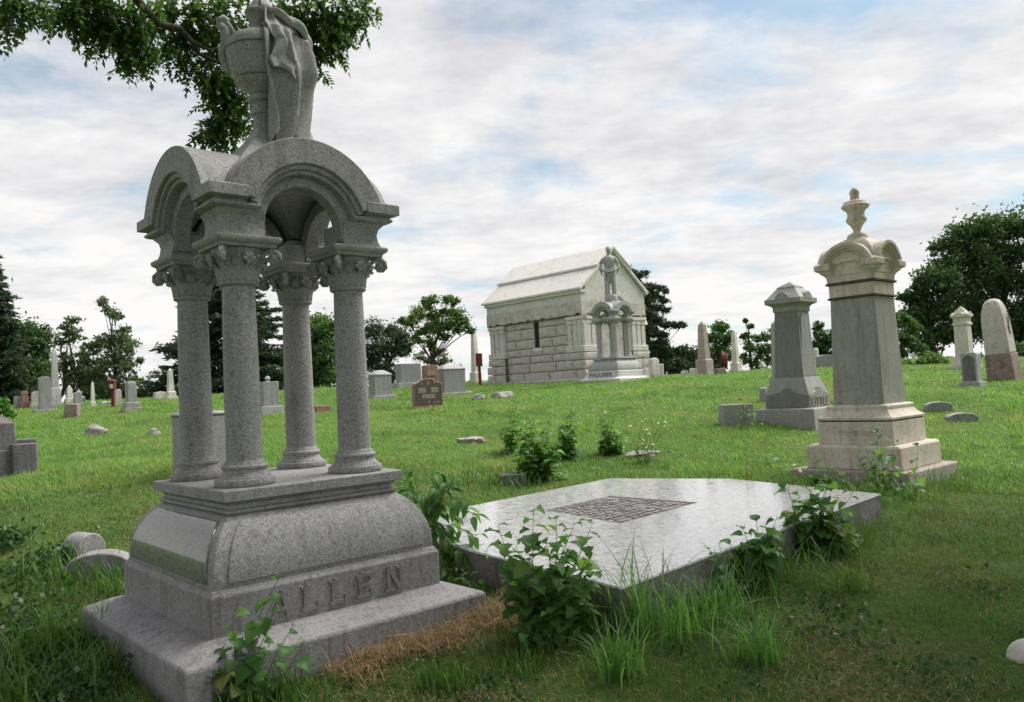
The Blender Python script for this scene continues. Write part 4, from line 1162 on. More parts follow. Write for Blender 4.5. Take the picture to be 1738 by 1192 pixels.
for (a, b, c_, d_) in ((-.31, -.08, .46, .62), (.08, .31, .46, .62), (-.20, .20, .29, .42), (.13, .37, .155, .19), (-.03, .03, .70, .80), (-.02, .02, .15, .23), (-.22, -.18, .70, .78), (.16, .22, .71, .79)):
    MB().box(a, b, -.183, -.176, c_, d_).build('inscription_panel', M['inscript_pale'], bd, .002)
foot(*at(726, 693, 24)[:2], .5, .3, R(22))
o, k = stone('red_pillar', 'headstone', 'reddish square-topped pillar stone directly behind the dark brown headstone', 'headstone', 'pillar', R(22))
MB().sq([(.27, .22, -.6), (.235, .20, .97), (.22, .19, .99)]).build('shaft', M['red_stone'], o, .02)
MB().box(-.15, .15, -.228, -.20, .62, .80).build('inscription_panel', M['inscript_pale'], o, .002)
o, k = stone('pale_die', 'headstone', 'large pale grey block headstone with gabled cap, left of the mausoleum', 'headstone', 'headstone', R(36))
MB().box(-.62, .62, -.44, .44, -.3, .16).build('base', M['pale_granite'], o, .02); MB().box(-.46, .46, -.30, .30, .16, .98).build('die', M['grey_granite'], o, .012)
MB().sq([(.48, .32, .98), (.48, .32, 1.03), (.30, .10, 1.17), (.28, .08, 1.18)]).build('cap', M['pale_granite'], o, .015)
MB().prism([(-.30, .97), (.30, .97), (0, 1.22)], .44, .50, 'x').build('gablet', M['pale_granite'], o, .01)
obelisk('cream_obelisk', 'cream obelisk rising behind the mausoleum corner', M['white_marble'], 26, 92, None, .06)
sign_post('sign_right', 'plain dark red sign board on a post beside the mausoleum', 52, (11, 22), False)
rock('rock_c', 'small flat grey stone on the slope before the mausoleum', M['rock'], (.20, .16, .12), 3)
rock('rock_d', 'larger flat grey stone on the slope before the mausoleum', M['rock'], (.33, .22, .17), 6)
o, k = stone('white_step', 'headstone', 'stepped cream stone standing right against the mausoleum front', 'headstone', 'headstone', R(20))
MB().sq([(.17, .15, -.3), (.16, .14, .68), (.10, .09, .76)]).build('pillar', M['white_marble'], o, .03)
MB().box(.16, .36, -.12, .12, -.3, .52).build('side_block', M['white_marble'], o, .03)
tablet('tiny_a', 'headstone', 'tiny round white headstone right of the mausoleum', 'headstone', M['white_marble'], .27, .26, .12, 'round', yaw=.1)
tablet('tiny_b', 'headstone', 'small white tablet with a dark oval left of the pink obelisk', 'headstone', M['white_marble'], .30, .37, .14, 'seg', yaw=.1)
obelisk('pink_obelisk', 'pinkish brown obelisk right of the mausoleum', M['pink_stone'], 38, 95, M['pale_granite'], .16)
tablet('brown_low', 'headstone', 'low brown stone at the foot of the pink obelisk', 'headstone', M['brown_rough'], .46, .30, .3, 'flat', yaw=.4)
o, k = stone('flag', 'flag', 'small dark red flag leaning on a stick between the obelisks', 'flag', None, R(10), (0, R(8)))
MB().tube([(0, 0, -.2), (0, 0, 1.25)], .02, 6).build('stick', M['bark'], o)
mb = MB(); nu = 8
vs = []; fs = []
for i in range(nu):
    t = i / (nu - 1)
    for z in (.42, 1.2):
        vs.append((.02 + .34 * t, .06 * math.sin(t * 5), z - .18 * t))
for i in range(nu - 1): fs.append((2 * i, 2 * i + 2, 2 * i + 3, 2 * i + 1))
q = mb.add(vs, fs).build('cloth', M['red_paint'], o); q.modifiers.new('thick', 'SOLIDIFY').thickness = .008
obelisk('right_obelisk', 'white obelisk on a block base, between mausoleum and LITTLE monument', M['white_marble'], 24, 73, None, .08)
o, k = stone('finial_stone', 'headstone', 'tiny white stone with a pointed cap left of the LITTLE monument', 'headstone', 'headstone')
MB().sq([(.11, -.3), (.10, .30)]).build('shaft', M['white_marble'], o, .02); MB().sq([(.15, .30), (.15, .34), (.02, .60)]).build('cap', M['white_marble'], o, .01)
tablet('low_block', 'footstone', 'long low weedy grey block left of the LITTLE monument', 'grave marker', M['little'], .60, .34, .3, 'flat', group='footstone', yaw=R(4))
o, k = stone('behind_little', 'headstone', 'pale tapering stone mostly hidden behind the LITTLE monument', 'headstone', 'pillar')
MB().sq([(.26, -.3), (.25, .30)]).build('base', M['pale_granite'], o, .02); MB().sq([(.20, .30), (.15, 1.75), (.03, 1.9)]).build('shaft', M['pale_granite'], o, .02)
o.location.x += .25
tablet('small_by_little', 'headstone', 'small dark round marker against the left side of the LITTLE base', 'headstone', M['grey_granite'], .2, .32, .16, 'round')
tablet('blue_grey', 'headstone', 'wide blue-grey headstone in the distance between LITTLE and the cream monument', 'headstone', M['grey_granite'], .66, .55, .3, 'seg', yaw=.1)
o, k = stone('cream_post', 'headstone', 'narrow cream post stone right of the LITTLE monument', 'headstone', 'pillar')
MB().sq([(.11, -.3), (.10, .68), (.03, .74)]).build('shaft', M['white_marble'], o, .02)
o, k = stone('cross', 'cross_marker', 'tiny white stone cross before the large right-hand trees', 'cross', None, .1)
MB().box(-.05, .05, -.05, .05, -.3, .40).build('upright', M['white_marble'], o, .01); MB().box(-.17, .17, -.045, .045, .18, .28).build('arm', M['white_marble'], o, .01)
o, k = stone('capped', 'pedestal_monument', 'white marble pedestal with arched cap and pointed top, far right', 'monument', None)
o['group'] = 'pedestal monuments'
h = 107 * mpp(33)
MB().sq([(.50, -.3), (.49, .16)]).build('base', M['white_marble'], o, .02); MB().sq([(.40, .16), (.38, .34), (.34, .50)]).build('die', M['white_marble'], o, .02)
MB().sq([(.27, .50), (.255, h * .70)]).build('shaft', M['white_marble'], o, .015); MB().sq([(.30, h * .70), (.30, h * .73), (.26, h * .74), (.26, h * .80), (.34, h * .84), (.34, h * .87), (.20, h * .91), (.18, h * .93), (.02, h)]).build('cap', M['white_marble'], o, .015, angle=25)
for ax in ('x', 'y'):
    pts = [(.20 * math.cos(a), h * .83 + .20 * math.sin(a)) for a in np.linspace(0, math.pi, 12)]
    MB().prism(pts[::-1], -.352 if ax == 'x' else -.35, .352 if ax == 'x' else .35, ax).build('cap_arch', M['white_marble'], o, .01)
foot(*at(1639, 627, 33)[:2], .5, .5, YAW)
o, k = stone('arch_tablet', 'headstone', 'small grey tablet with sunken arched panel in front of the capped white pedestal', 'headstone', 'headstone', R(34))
MB().box(-.28, .28, -.24, .24, -.3, .12).build('base', M['pale_granite'], o, .015)
MB().prism([(-.205, .118), (.205, .118), (.205, .88), (.17, .93), (-.17, .93), (-.205, .88)], -.16, .16, 'y').build('tablet', M['pale_granite'], o, .012)
pts = [(-.16, .16), (.16, .16)] + [(.16 * math.cos(a), .70 + .16 * math.sin(a)) for a in np.linspace(0, math.pi, 14)]
o2 = MB().prism(pts, -.166, -.15, 'y').build('sunk_panel', M['dark_granite'], o, .002)
o.rotation_euler = (0, 0, R(-52))
foot(*at(1651, 656, 22)[:2], .3, .3, 0)
# leaning rough-footed shaft
o, k = stone('leaning', 'headstone', 'tall leaning pinkish grey shaft with rough foot and script on one side, far right', 'headstone', 'pillar', R(42), (R(-3), R(-4)))
h = 139 * k
MB().sq([(.36, .38, -.4), (.365, .37, .25), (.35, .355, .78)]).build('rough_foot', M['brown_rough'], o, .02)
prof = [(.345, .78), (.34, 1.0), (.325, 1.5), (.31, 1.9), (.27, 2.15), (.22, 2.32), (.16, h - .05), (.06, h)]
MB().sq([(a, a * .98, z) for a, z in prof]).build('shaft', M['leaning_grey'], o, .05, angle=60)
mb = MB(); rr = random.Random(5)
for i in range(7):
    a = [(.02 + .03 * math.sin(i) + .05 * math.cos(t * 1.7 + i), -.345 + .02 * i / 7 + .0, 2.0 - .10 * i + .06 * math.sin(t)) for t in np.linspace(0, 4.5, 8)]
    mb.tube(a, .014, 5)
mb.build('carved_script', M['dark_granite'], o)
foot(*at(1706, 645, 24)[:2], .4, .4, R(42))
tablet('foot_a', 'footstone', 'low rounded grey marker, the rear one right of the cream monument', 'grave marker', M['grey_granite'], .52, .15, .26, 'seg', group='footstone', yaw=R(-14))
tablet('foot_b', 'footstone', 'low mossy grey marker, the front one right of the cream monument', 'grave marker', M['grey_granite'], .56, .18, .26, 'seg', group='footstone', yaw=R(-8))
tablet('block_by_bush', 'footstone', 'low square grey block left of the round bush', 'grave marker', M['dark_granite'], .36, .20, .36, 'flat', group='footstone', yaw=R(12))
rock('flat_stone', 'flat pale stone under the white flower stalks', M['rock'], (.28, .18, .06), 8)
rock('half_buried', 'half-buried small stone left of the tall shrubs', M['rock'], (.22, .16, .12), 12)
# white rounded end of a stone at the right edge
o, k = stone('egg', 'footstone', 'smooth white rounded stone cut by the right edge of the picture', 'grave marker', 'footstone', R(20))
MB().blob((0.03, 0, .05), (.13, .105, .125), 4, 0.06, 1).build('stone_body', M['white_marble'], o, angle=180)
# ------------------------------------------------------------------ foliage
def leaf_quads(C, size, aspect=0.5, updown=0.0, direc=None, rng=RNG):
    """rhombic leaves at C (n,3)"""
    n = len(C)
    d = rng.normal(size=(n, 3)) if direc is None else direc + rng.normal(size=(n, 3)) * 0.45
    d[:, 2] += updown
    d /= np.linalg.norm(d, axis=1, keepdims=True) + 1e-9
    r = rng.normal(size=(n, 3)); s = np.cross(d, r); s /= np.linalg.norm(s, axis=1, keepdims=True) + 1e-9
    L = (size * rng.uniform(.65, 1.35, n))[:, None]
    b = C - d * L * .5; t = C + d * L * .5; m = C - d * L * .06
    w = s * L * aspect * .5
    V = np.stack([b, m + w, t, m - w], 1).reshape(-1, 3)
    F = np.arange(4 * n).reshape(n, 4)
    return V, F
def cluster_points(c, r, nsub, nleaf, rng=RNG, flat=1.0, tight=0.24, halo=12):
    u = rng.normal(size=(nsub, 3)); u /= np.linalg.norm(u, axis=1, keepdims=True)
    u *= rng.uniform(.1, 1.3, (nsub, 1)) ** 0.7 * r
    u[:, 2] *= flat
    sr = r * rng.uniform(.10, .36, (nsub, 1, 1)) * (tight / .24)
    P = (c + u)[:, None, :] + rng.normal(size=(nsub, nleaf, 3)) * sr * np.array([1, 1, .7 * flat])
    m = int(nsub * nleaf / halo)
    H = c + rng.normal(size=(m, 3)) * r * .58 * np.array([1, 1, flat])
    return np.concatenate([P.reshape(-1, 3), H])
def wob(a, b, n, amp, rng):
    a = np.asarray(a, float); b = np.asarray(b, float)
    pts = []
    for i in range(n + 1):
        t = i / n
        p = a * (1 - t) + b * t
        if 0 < i < n: p = p + rng.normal(size=3) * amp
        pts.append(tuple(p))
    return pts
def tree(name, label, group, base, d, clumps, mat, leaf=0.2, dens=1.0, tr=0.14, stems=None, seed=1, flat=.85, aspect=.55, tight=0.24, bark='bark', kinds=('trunk', 'crown'), depth=1.0, fork=0.35, limb=1.0, halo=4):
    rng = np.random.default_rng(seed)
    k = mpp(d)
    g = at(base[0], base[1], d)
    gzz = min(float(gz(g[0], g[1])), g[2])
    root = thing(name, label, 'tree' if 'shrub' not in name else 'shrub', (g[0], g[1], gzz), 0, group)
    o = np.array([g[0], g[1], gzz])
    cl = [(at(x, y, d) + np.array([0, rng.uniform(-1, 1) * r * k * depth, 0]), r * k) for x, y, r in clumps]
    top = max(c[0][2] for c in cl)
    mb = MB()
    for st in (stems or [None]):
        if st is None:
            hi = max(cl, key=lambda c: c[0][2])
            tp = hi[0] - [0, 0, hi[1] * .2]
        else: tp = at(st[0], st[1], d)
        path = [np.array(p) - o for p in wob(o - [0, 0, .3], tp, 6, tr * 1.1, rng)]
        mb.tube(path, list(np.linspace(tr, tr * .10, 7)), 8)
    ctr = np.array([np.mean([c[0][0] for c in cl]), g[1], 0])
    trunk_pts = [np.array(p) + o for p in path]
    for c, r in cl:
        h = o[2] + (c[2] - o[2]) * rng.uniform(fork, fork + .3)
        cand = min(trunk_pts, key=lambda p: abs(p[2] - h))
        mid = cand * .45 + c * .55 + np.array([0, 0, r * .15])
        pts = [cand - o, mid - o + rng.normal(size=3) * r * .12, c - o]
        mb.tube(pts, [tr * .26 * limb, tr * .15 * limb, tr * .05 * limb], 6)
        for q in range(4):
            e = c + rng.normal(size=3) * r * .55
            mb.tube([c * .6 + mid * .4 - o, (c + e) / 2 - o + rng.normal(size=3) * r * .1, e - o], [tr * .13 * limb, tr * .08 * limb, tr * .03 * limb], 5)
    mb.build(kinds[0], M[bark], root, angle=80)
    Ps = []
    for c, r in cl:
        rp = r / k
        ns = max(9, int(22 * dens * (rp / 15) ** 1.35)); nl = max(12, int(24 * dens * (k * 15 / leaf / 2.2)))
        nl = min(nl, 60)
        Ps.append(cluster_points(c, r * 1.02, ns, nl, rng, flat, tight, halo))
    P = np.concatenate(Ps) - o
    V, F = leaf_quads(P, leaf, aspect, rng=rng)
    cr = link(kinds[1], tris_mesh(kinds[1], V, F, mat), None, root)
    return root
def spruce(name, label, group, apex, base, halfw, d, mat, seed=1, levels=26, leaf=.30, low=0.06):
    rng = np.random.default_rng(seed)
    a = at(*apex, d); b = at(*base, d)
    bz = min(float(gz(b[0], b[1])), b[2])
    root = thing(name, label, 'tree', (b[0], b[1], bz), 0, group)
    o = np.array([b[0], b[1], bz]); H = a[2] - bz; wm = halfw * mpp(d)
    mb = MB().tube([(0, 0, -.3), tuple((a - o) * .5 * [1, 0, 1]), tuple((a - o))], [.32, .18, .02], 8)
    P = []; D = []
    for i in range(levels):
        t = (i + .5) / levels
        z = H * (low + (1 - low) * t)
        r = wm * (1 - t) ** 0.85 * rng.uniform(.82, 1.1) + .12
        nb = 12 if t < .8 else 7
        cx = (a - o)[0] * z / H
        for q in range(nb):
            an = rng.uniform(0, 6.283); rr = r * rng.uniform(.7, 1.12)
            tip = np.array([cx + rr * math.cos(an), rr * math.sin(an), z - rr * .16 + rng.uniform(-.1, .25)])
            st = np.array([cx, 0, z + rr * .12])
            mb.tube([tuple(st), tuple((st + tip) / 2 - [0, 0, rr * .08]), tuple(tip)], [.05, .03, .012], 4)
            n = max(24, int(110 * rr / wm * 1.5 + 14))
            s = rng.uniform(.25, 1.05, n) ** .8
            pts = st + (tip - st) * s[:, None]
            pts[:, 2] -= .10 * rr * np.sin(s * math.pi)
            pts += rng.normal(size=(n, 3)) * np.array([.16, .16, .09]) * (0.5 + rr / wm)
            P.append(pts)
            dd = (tip - st) / (np.linalg.norm(tip - st) + 1e-6)
            D.append(np.tile(dd, (n, 1)) + np.array([0, 0, .15]))
    mb.build('trunk', M['bark'], root, angle=80)
    P = np.concatenate(P); D = np.concatenate(D)
    V, F = leaf_quads(P, leaf, .32, direc=D, rng=rng)
    link('crown', tris_mesh('crown', V, F, mat), None, root)
    return root
TG = 'trees beyond the crest of the hill'
# left side
spruce('spruce_tree', 'dark spruce cut by the left edge of the picture', TG, (-12, 420), (-8, 700), 62, 52, M['conifer'], 3, 24, .34)
tree('leafy_tree', 'rounded dark green tree beside the left-edge spruce', TG, (42, 694), 56, [(30, 570, 26), (55, 575, 22), (66, 600, 17), (25, 620, 26), (48, 640, 24), (18, 655, 20), (40, 600, 24), (70, 585, 10)], M['dark_tree'], .26, 1.2, .25, seed=5)
tree('leafy_tree', 'dull green low tree behind the big white obelisk', TG, (52, 694), 54, [(45, 640, 22), (66, 630, 16), (72, 650, 18), (50, 665, 20), (78, 640, 10)], M['mid_tree'], .24, 1.1, .18, seed=15)
tree('slender_tree', 'thin two-stemmed tree with sparse grey-green leaves, left background', TG, (112, 694), 50, [(124, 545, 10), (117, 560, 13), (130, 570, 13), (105, 580, 13), (136, 600, 12), (110, 610, 14), (128, 625, 14), (102, 625, 12), (118, 640, 14), (140, 640, 12), (132, 655, 10)], M['grey_tree'], .20, .75, .16, [(122, 550), (104, 575)], seed=6, fork=.2)
tree('slender_tree', 'taller thin tree with a bare bent top, left background', TG, (203, 694), 50, [(176, 513, 9), (184, 528, 10), (197, 535, 9), (205, 560, 10), (196, 575, 17), (175, 580, 15), (215, 590, 16), (190, 610, 20), (160, 590, 13), (215, 620, 18), (170, 630, 18), (150, 615, 13), (228, 645, 12), (195, 645, 16), (236, 612, 5), (150, 650, 14), (172, 660, 12)], M['grey_tree'], .20, .85, .17, [(180, 518)], seed=8, fork=.25)
tree('leafy_tree', 'shadowy low tree mass between the slender trees and the spruce', TG, (180, 690), 58, [(150, 665, 16), (175, 670, 16), (205, 665, 14), (228, 668, 12), (160, 640, 12), (240, 680, 10), (250, 676, 8)], M['dark_tree'], .26, 1.2, .2, seed=9)
spruce('spruce_tree', 'large dark spruce standing behind the canopy monument columns', TG, (400, 400), (380, 668), 158, 58, M['conifer'], 4, 38, .46)
tree('leafy_tree', 'mid green round tree seen right of the back column', TG, (545, 668), 62, [(540, 555, 22), (560, 560, 18), (530, 585, 22), (558, 595, 24), (540, 625, 26), (560, 640, 22), (525, 645, 20), (590, 620, 18), (600, 645, 16)], M['mid_tree'], .28, 1.25, .25, seed=10)
tree('pine_tree', 'dark spreading pine right of the canopy monument', TG, (672, 664), 48, [(635, 560, 18), (660, 562, 18), (680, 575, 14), (645, 590, 20), (672, 595, 18), (692, 590, 10), (630, 615, 18), (655, 625, 16), (640, 645, 16), (615, 600, 14), (668, 640, 10)], M['conifer'], .22, 1.2, .2, seed=12, aspect=.3, limb=1.3)
tree('small_tree', 'small open light green tree with a forked bare trunk left of the mausoleum', TG, (725, 655), 36, [(722, 515, 11), (735, 508, 8), (758, 508, 9), (770, 512, 8), (712, 535, 13), (735, 535, 11), (752, 530, 8), (775, 535, 12), (695, 550, 11), (720, 560, 12), (745, 555, 13), (765, 552, 12), (788, 545, 10), (798, 560, 7), (728, 580, 10), (710, 575, 9), (755, 572, 8), (780, 560, 8), (682, 545, 6)], M['light_tree'], .13, .95, .13, [(735, 545), (752, 540)], seed=13, fork=.45, limb=1.2, tight=.28)
tree('small_tree', 'sparse whitish-green sapling just left of the mausoleum', TG, (748, 655), 44, [(745, 600, 12), (738, 615, 10), (755, 610, 10), (735, 590, 8), (712, 605, 10), (750, 622, 8), (725, 612, 8)], M['grey_tree'], .16, .5, .07, seed=14)
# right of the mausoleum
tree('pine_tree', 'dark layered pine standing behind the mausoleum gable', TG, (1112, 648), 46, [(1062, 455, 7), (1072, 462, 8), (1085, 468, 9), (1096, 463, 6), (1075, 480, 8), (1090, 490, 10), (1105, 488, 9), (1120, 488, 8), (1130, 494, 6), (1112, 500, 9), (1126, 510, 8), (1096, 510, 13), (1112, 522, 11), (1128, 528, 7), (1100, 535, 14), (1116, 545, 12), (1132, 552, 9), (1146, 552, 8), (1158, 552, 6), (1100, 562, 14), (1118, 570, 11), (1095, 585, 15), (1112, 590, 14), (1124, 582, 8), (1100, 610, 16), (1118, 615, 14)], M['conifer'], .20, 1.35, .2, [(1085, 465)], seed=20, aspect=.3, flat=.6, limb=.7)
tree('leafy_shrub', 'dark evergreen thicket at the foot of the pine by the mausoleum', 'shrubs at the hill crest', (1150, 645), 46, [(1130, 600, 16), (1155, 605, 16), (1175, 605, 13), (1145, 622, 18), (1170, 625, 16), (1120, 625, 14), (1188, 615, 10)], M['conifer'], .22, 1.3, .12, seed=21, kinds=('stem', 'foliage'))
tree('leafy_tree', 'mid green tree standing behind the pink obelisk', TG, (1215, 642), 56, [(1222, 558, 12), (1232, 575, 11), (1208, 575, 13), (1222, 595, 14), (1195, 600, 14), (1235, 605, 11), (1212, 618, 14), (1185, 615, 12), (1240, 570, 6)], M['mid_tree'], .24, 1.15, .2, seed=22)
tree('leafy_tree', 'loose small tree with a bare tip between white obelisk and LITTLE monument', TG, (1282, 642), 58, [(1265, 572, 8), (1285, 575, 10), (1300, 572, 11), (1272, 590, 10), (1292, 595, 11), (1310, 590, 10), (1262, 608, 11), (1282, 615, 12), (1305, 612, 12), (1265, 545, 3), (1272, 555, 4)], M['mid_tree'], .22, .85, .16, [(1266, 545)], seed=23)
tree('leafy_tree', 'dark green tree between the LITTLE and cream monuments', TG, (1392, 632), 56, [(1385, 555, 9), (1392, 570, 11), (1405, 580, 11), (1380, 590, 12), (1400, 598, 13), (1415, 565, 6), (1388, 612, 10), (1420, 590, 10)], M['dark_tree'], .24, 1.0, .16, seed=24)
tree('large_tree', 'largest dark tree filling the right edge of the picture', TG, (1690, 640), 62, [(1625, 400, 26), (1605, 420, 20), (1660, 395, 28), (1700, 390, 30), (1735, 385, 30), (1640, 435, 30), (1680, 430, 30), (1725, 430, 30), (1595, 455, 26), (1650, 470, 30), (1700, 480, 30), (1745, 470, 30), (1620, 500, 28), (1670, 520, 30), (1720, 530, 28), (1655, 555, 26), (1700, 570, 26), (1740, 560, 28), (1775, 410, 36), (1780, 480, 40), (1770, 550, 40), (1730, 600, 20), (1590, 418, 10)], M['dark_tree'], .30, .98, .45, [(1680, 400), (1725, 395)], seed=25, limb=.9)
tree('large_tree', 'dark round tree left of the largest right-hand tree', TG, (1585, 635), 60, [(1575, 470, 18), (1560, 485, 14), (1595, 485, 22), (1575, 510, 24), (1550, 505, 14), (1600, 530, 24), (1570, 545, 24), (1545, 540, 16), (1595, 570, 22), (1560, 580, 18), (1620, 560, 20), (1530, 505, 8)], M['dark_tree'], .28, 1.1, .3, [(1580, 480), (1560, 500)], seed=26)
tree('leafy_tree', 'paler green small tree just right of the cream monument', TG, (1535, 632), 56, [(1530, 545, 13), (1545, 560, 13), (1530, 575, 14), (1550, 590, 13), (1535, 600, 13), (1522, 600, 10), (1562, 600, 10)], M['mid_tree'], .24, 1.1, .16, seed=27)
tree('leafy_shrub', 'bright green low thicket under the right-hand trees', 'shrubs at the hill crest', (1590, 628), 36, [(1575, 612, 10), (1590, 610, 11), (1605, 615, 9), (1560, 616, 7), (1535, 618, 8), (1618, 620, 6)], M['light_tree'], .14, 1.3, .05, seed=28, kinds=('stem', 'foliage'))
tree('leafy_shrub', 'dark leaning undergrowth at the far right edge of the hill', 'shrubs at the hill crest', (1725, 632), 40, [(1690, 605, 12), (1720, 600, 14), (1745, 600, 16), (1660, 612, 10), (1735, 618, 12)], M['dark_tree'], .18, 1.3, .07, seed=29, kinds=('stem', 'foliage'))
tree('leafy_shrub', 'low dark bush at the left edge beyond the dark granite monument', 'shrubs at the hill crest', (10, 712), 24, [(0, 690, 14), (15, 700, 9), (-12, 695, 16)], M['bush'], .10, 1.2, .03, seed=30, kinds=('stem', 'foliage'))

# the tree whose boughs hang into the top of the picture
def overhanging_tree():
    rng = np.random.default_rng(77)
    bx, by = -5.6, 1.2
    bz = float(gz(bx, by))
    root = thing('overhanging_tree', 'leafy tree with pinnate foliage hanging into the top left of the picture', 'tree', (bx, by, bz))
    o = np.array([bx, by, bz])
    mb = MB()
    mb.tube([(0, 0, -.4), (.05, .02, 1.2), (.0, .1, 3.0), (.2, .2, 5.0), (.4, .2, 7.0), (.5, .1, 9.5)], [.42, .33, .29, .24, .16, .05], 12)
    # visible bough
    vis = [at(150, -120, 7.4), at(240, 10, 7.6), at(268, 40, 7.8), at(305, 48, 8.0), at(325, 70, 8.1), at(338, 92, 8.2), at(360, 102, 8.2), at(385, 112, 8.3), at(400, 170, 8.4)]
    bough = [np.array([0.2, .2, 5.0]) + o, at(20, -260, 6.4)] + vis
    mb.tube([tuple(p - o) for p in bough], [.16, .11, .075, .045, .036, .030, .026, .022, .018, .014, .006], 8)
    mb.tube([tuple(at(268, 40, 7.8) - o), tuple(at(262, 60, 7.8) - o), tuple(at(250, 85, 7.9) - o)], [.022, .015, .006], 6)
    mb.tube([tuple(at(325, 70, 8.1) - o), tuple(at(355, 85, 8.2) - o), tuple(at(385, 80, 8.3) - o), tuple(at(420, 40, 8.4) - o)], [.018, .015, .012, .006], 6)
    b2 = [np.array([.3, .2, 6.0]) + o, at(300, -320, 7.4), at(430, -140, 8.4), at(520, -30, 8.8), at(560, 40, 8.9), at(545, 85, 9.0)]
    mb.tube([tuple(p - o) for p in b2], [.12, .09, .06, .035, .02, .006], 8)
    b3 = [np.array([.1, .2, 4.4]) + o, at(-120, -160, 5.6), at(-20, -40, 6.6), at(35, 10, 7.0)]
    mb.tube([tuple(p - o) for p in b3], [.10, .07, .04, .008], 8)
    # clumps in view: pixel, distance, radius(px), number of compound leaves
    cl = [(10, 8, 7, 26, 16), (45, 10, 7, 26, 14), (5, 40, 7, 12, 4), (70, 4, 7.1, 12, 6),
          (115, 8, 7.5, 24, 16), (150, 25, 7.6, 32, 24), (190, 20, 7.7, 34, 26), (185, 60, 7.7, 30, 20), (225, 60, 7.8, 32, 22), (215, 88, 7.8, 22, 14), (240, 95, 7.8, 18, 8), (240, 25, 7.7, 30, 22), (120, 38, 7.5, 14, 6), (165, 5, 7.6, 34, 22),
          (290, 15, 8.2, 32, 24), (330, 25, 8.3, 32, 24), (365, 15, 8.4, 34, 26), (300, 70, 8.2, 22, 12), (285, 88, 8.2, 16, 7), (320, 100, 8.3, 22, 14), (345, 60, 8.4, 26, 16), (390, 55, 8.5, 30, 20),
          (375, 120, 8.4, 30, 24), (400, 150, 8.4, 30, 22), (360, 140, 8.4, 22, 14), (375, 165, 8.5, 28, 20), (405, 185, 8.5, 28, 18), (390, 205, 8.5, 22, 13), (355, 205, 8.5, 15, 7), (350, 228, 8.5, 14, 7), (368, 238, 8.5, 13, 6), (375, 215, 8.5, 16, 8), (340, 125, 8.3, 14, 6),
          (440, 30, 8.8, 40, 28), (490, 15, 8.9, 36, 28), (530, 20, 8.9, 36, 30), (565, 30, 9.0, 36, 30), (590, 15, 9.0, 28, 18), (545, 65, 9.0, 30, 22), (530, 88, 9.0, 22, 14), (575, 65, 9.0, 22, 12), (600, 40, 9.1, 15, 7), (622, 6, 9.1, 16, 7), (550, 98, 9.0, 12, 4), (500, 55, 9.0, 30, 20), (460, 70, 9.0, 30, 16)]
    V = []; F = []
    def sprig(p, dv, L, nl):
        """a pinnate leaf: rachis and paired leaflets drooping from it"""
        dv = dv / np.linalg.norm(dv)
        side = np.cross(dv, rng.normal(size=3)); side /= np.linalg.norm(side)
        for i in range(nl):
            t = (i + 1) / nl
            q = p + dv * L * t + np.array([0, 0, -.25 * L * t * t])
            for sgn in ((-1, 1) if i < nl - 1 else (0,)):
                dd = side * sgn * .9 + dv * (.55 if sgn else 1.0) + np.array([0, 0, -.28]) + rng.normal(size=3) * .18
                dd /= np.linalg.norm(dd)
                ll = L * .34 * rng.uniform(.8, 1.25)
                w = np.cross(dd, rng.normal(size=3) * .5 + np.array([0, 0, 1.0])); w /= np.linalg.norm(w) + 1e-9
                w = w * ll * .29
                b = len(V)
                V.extend([q, q + dd * ll * .35 + w, q + dd * ll, q + dd * ll * .35 - w])
                F.append((b, b + 1, b + 2, b + 3))
    for (x, y, d, r, n) in cl:
        c = at(x, y, d); k = mpp(d) * r
        for _ in range(int(n * 2.3)):
            p = c + rng.normal(size=3) * k * .55
            dv = rng.normal(size=3) * .8 + np.array([0, 0, -.75])
            sprig(p - o, dv, rng.uniform(.13, .22), rng.integers(5, 8))
        mb.tube([tuple(c - o + np.array([0, 0, k * 1.2])), tuple(c - o + rng.normal(size=3) * k * .3), tuple(c - o + rng.normal(size=3) * k * .6 - [0, 0, k * .5])], [.007, .005, .002], 5)
    V = np.array(V); F = np.array(F)
    # the rest of the crown, overhead and behind the viewer
    C = []
    while len(C) < 260:
        u = rng.normal(size=3); u /= np.linalg.norm(u)
        p = np.array([-4.0, -1.0, 8.8]) + u * rng.uniform(.4, 1) ** .4 * np.array([6.4, 6.0, 3.3])
        if p[2] < 5.0: continue
        x, y, z = to_px(p)
        if z > 0.3 and -330 < x < IW + 330 and y > -190: continue
        C.append(p)
    C = np.array(C)
    for p in C[::3]:
        m = np.array([bx + .3, by, 6.0 + (p[2] - 8) * .3])
        mb.tube([tuple(m - o), tuple((m + p) / 2 - o + np.array([0, 0, .5])), tuple(p - o)], [.07, .04, .01], 5)
    P = (C[:, None] + rng.normal(size=(len(C), 190, 3)) * np.array([.65, .65, .4])).reshape(-1, 3)
    x, y, z = to_px(P)
    P = P[~((z > 0.2) & (x > -120) & (x < IW + 120) & (y > -70))]
    V2_, F2 = leaf_quads(P - o, .20, .55, rng=rng)
    F2 = F2 + len(V)
    mb.build('trunk', M['bark'], root, angle=80)
    link('crown', tris_mesh('crown', np.concatenate([V, V2_]), np.concatenate([F, F2]), M['over_tree']), None, root)
overhanging_tree()
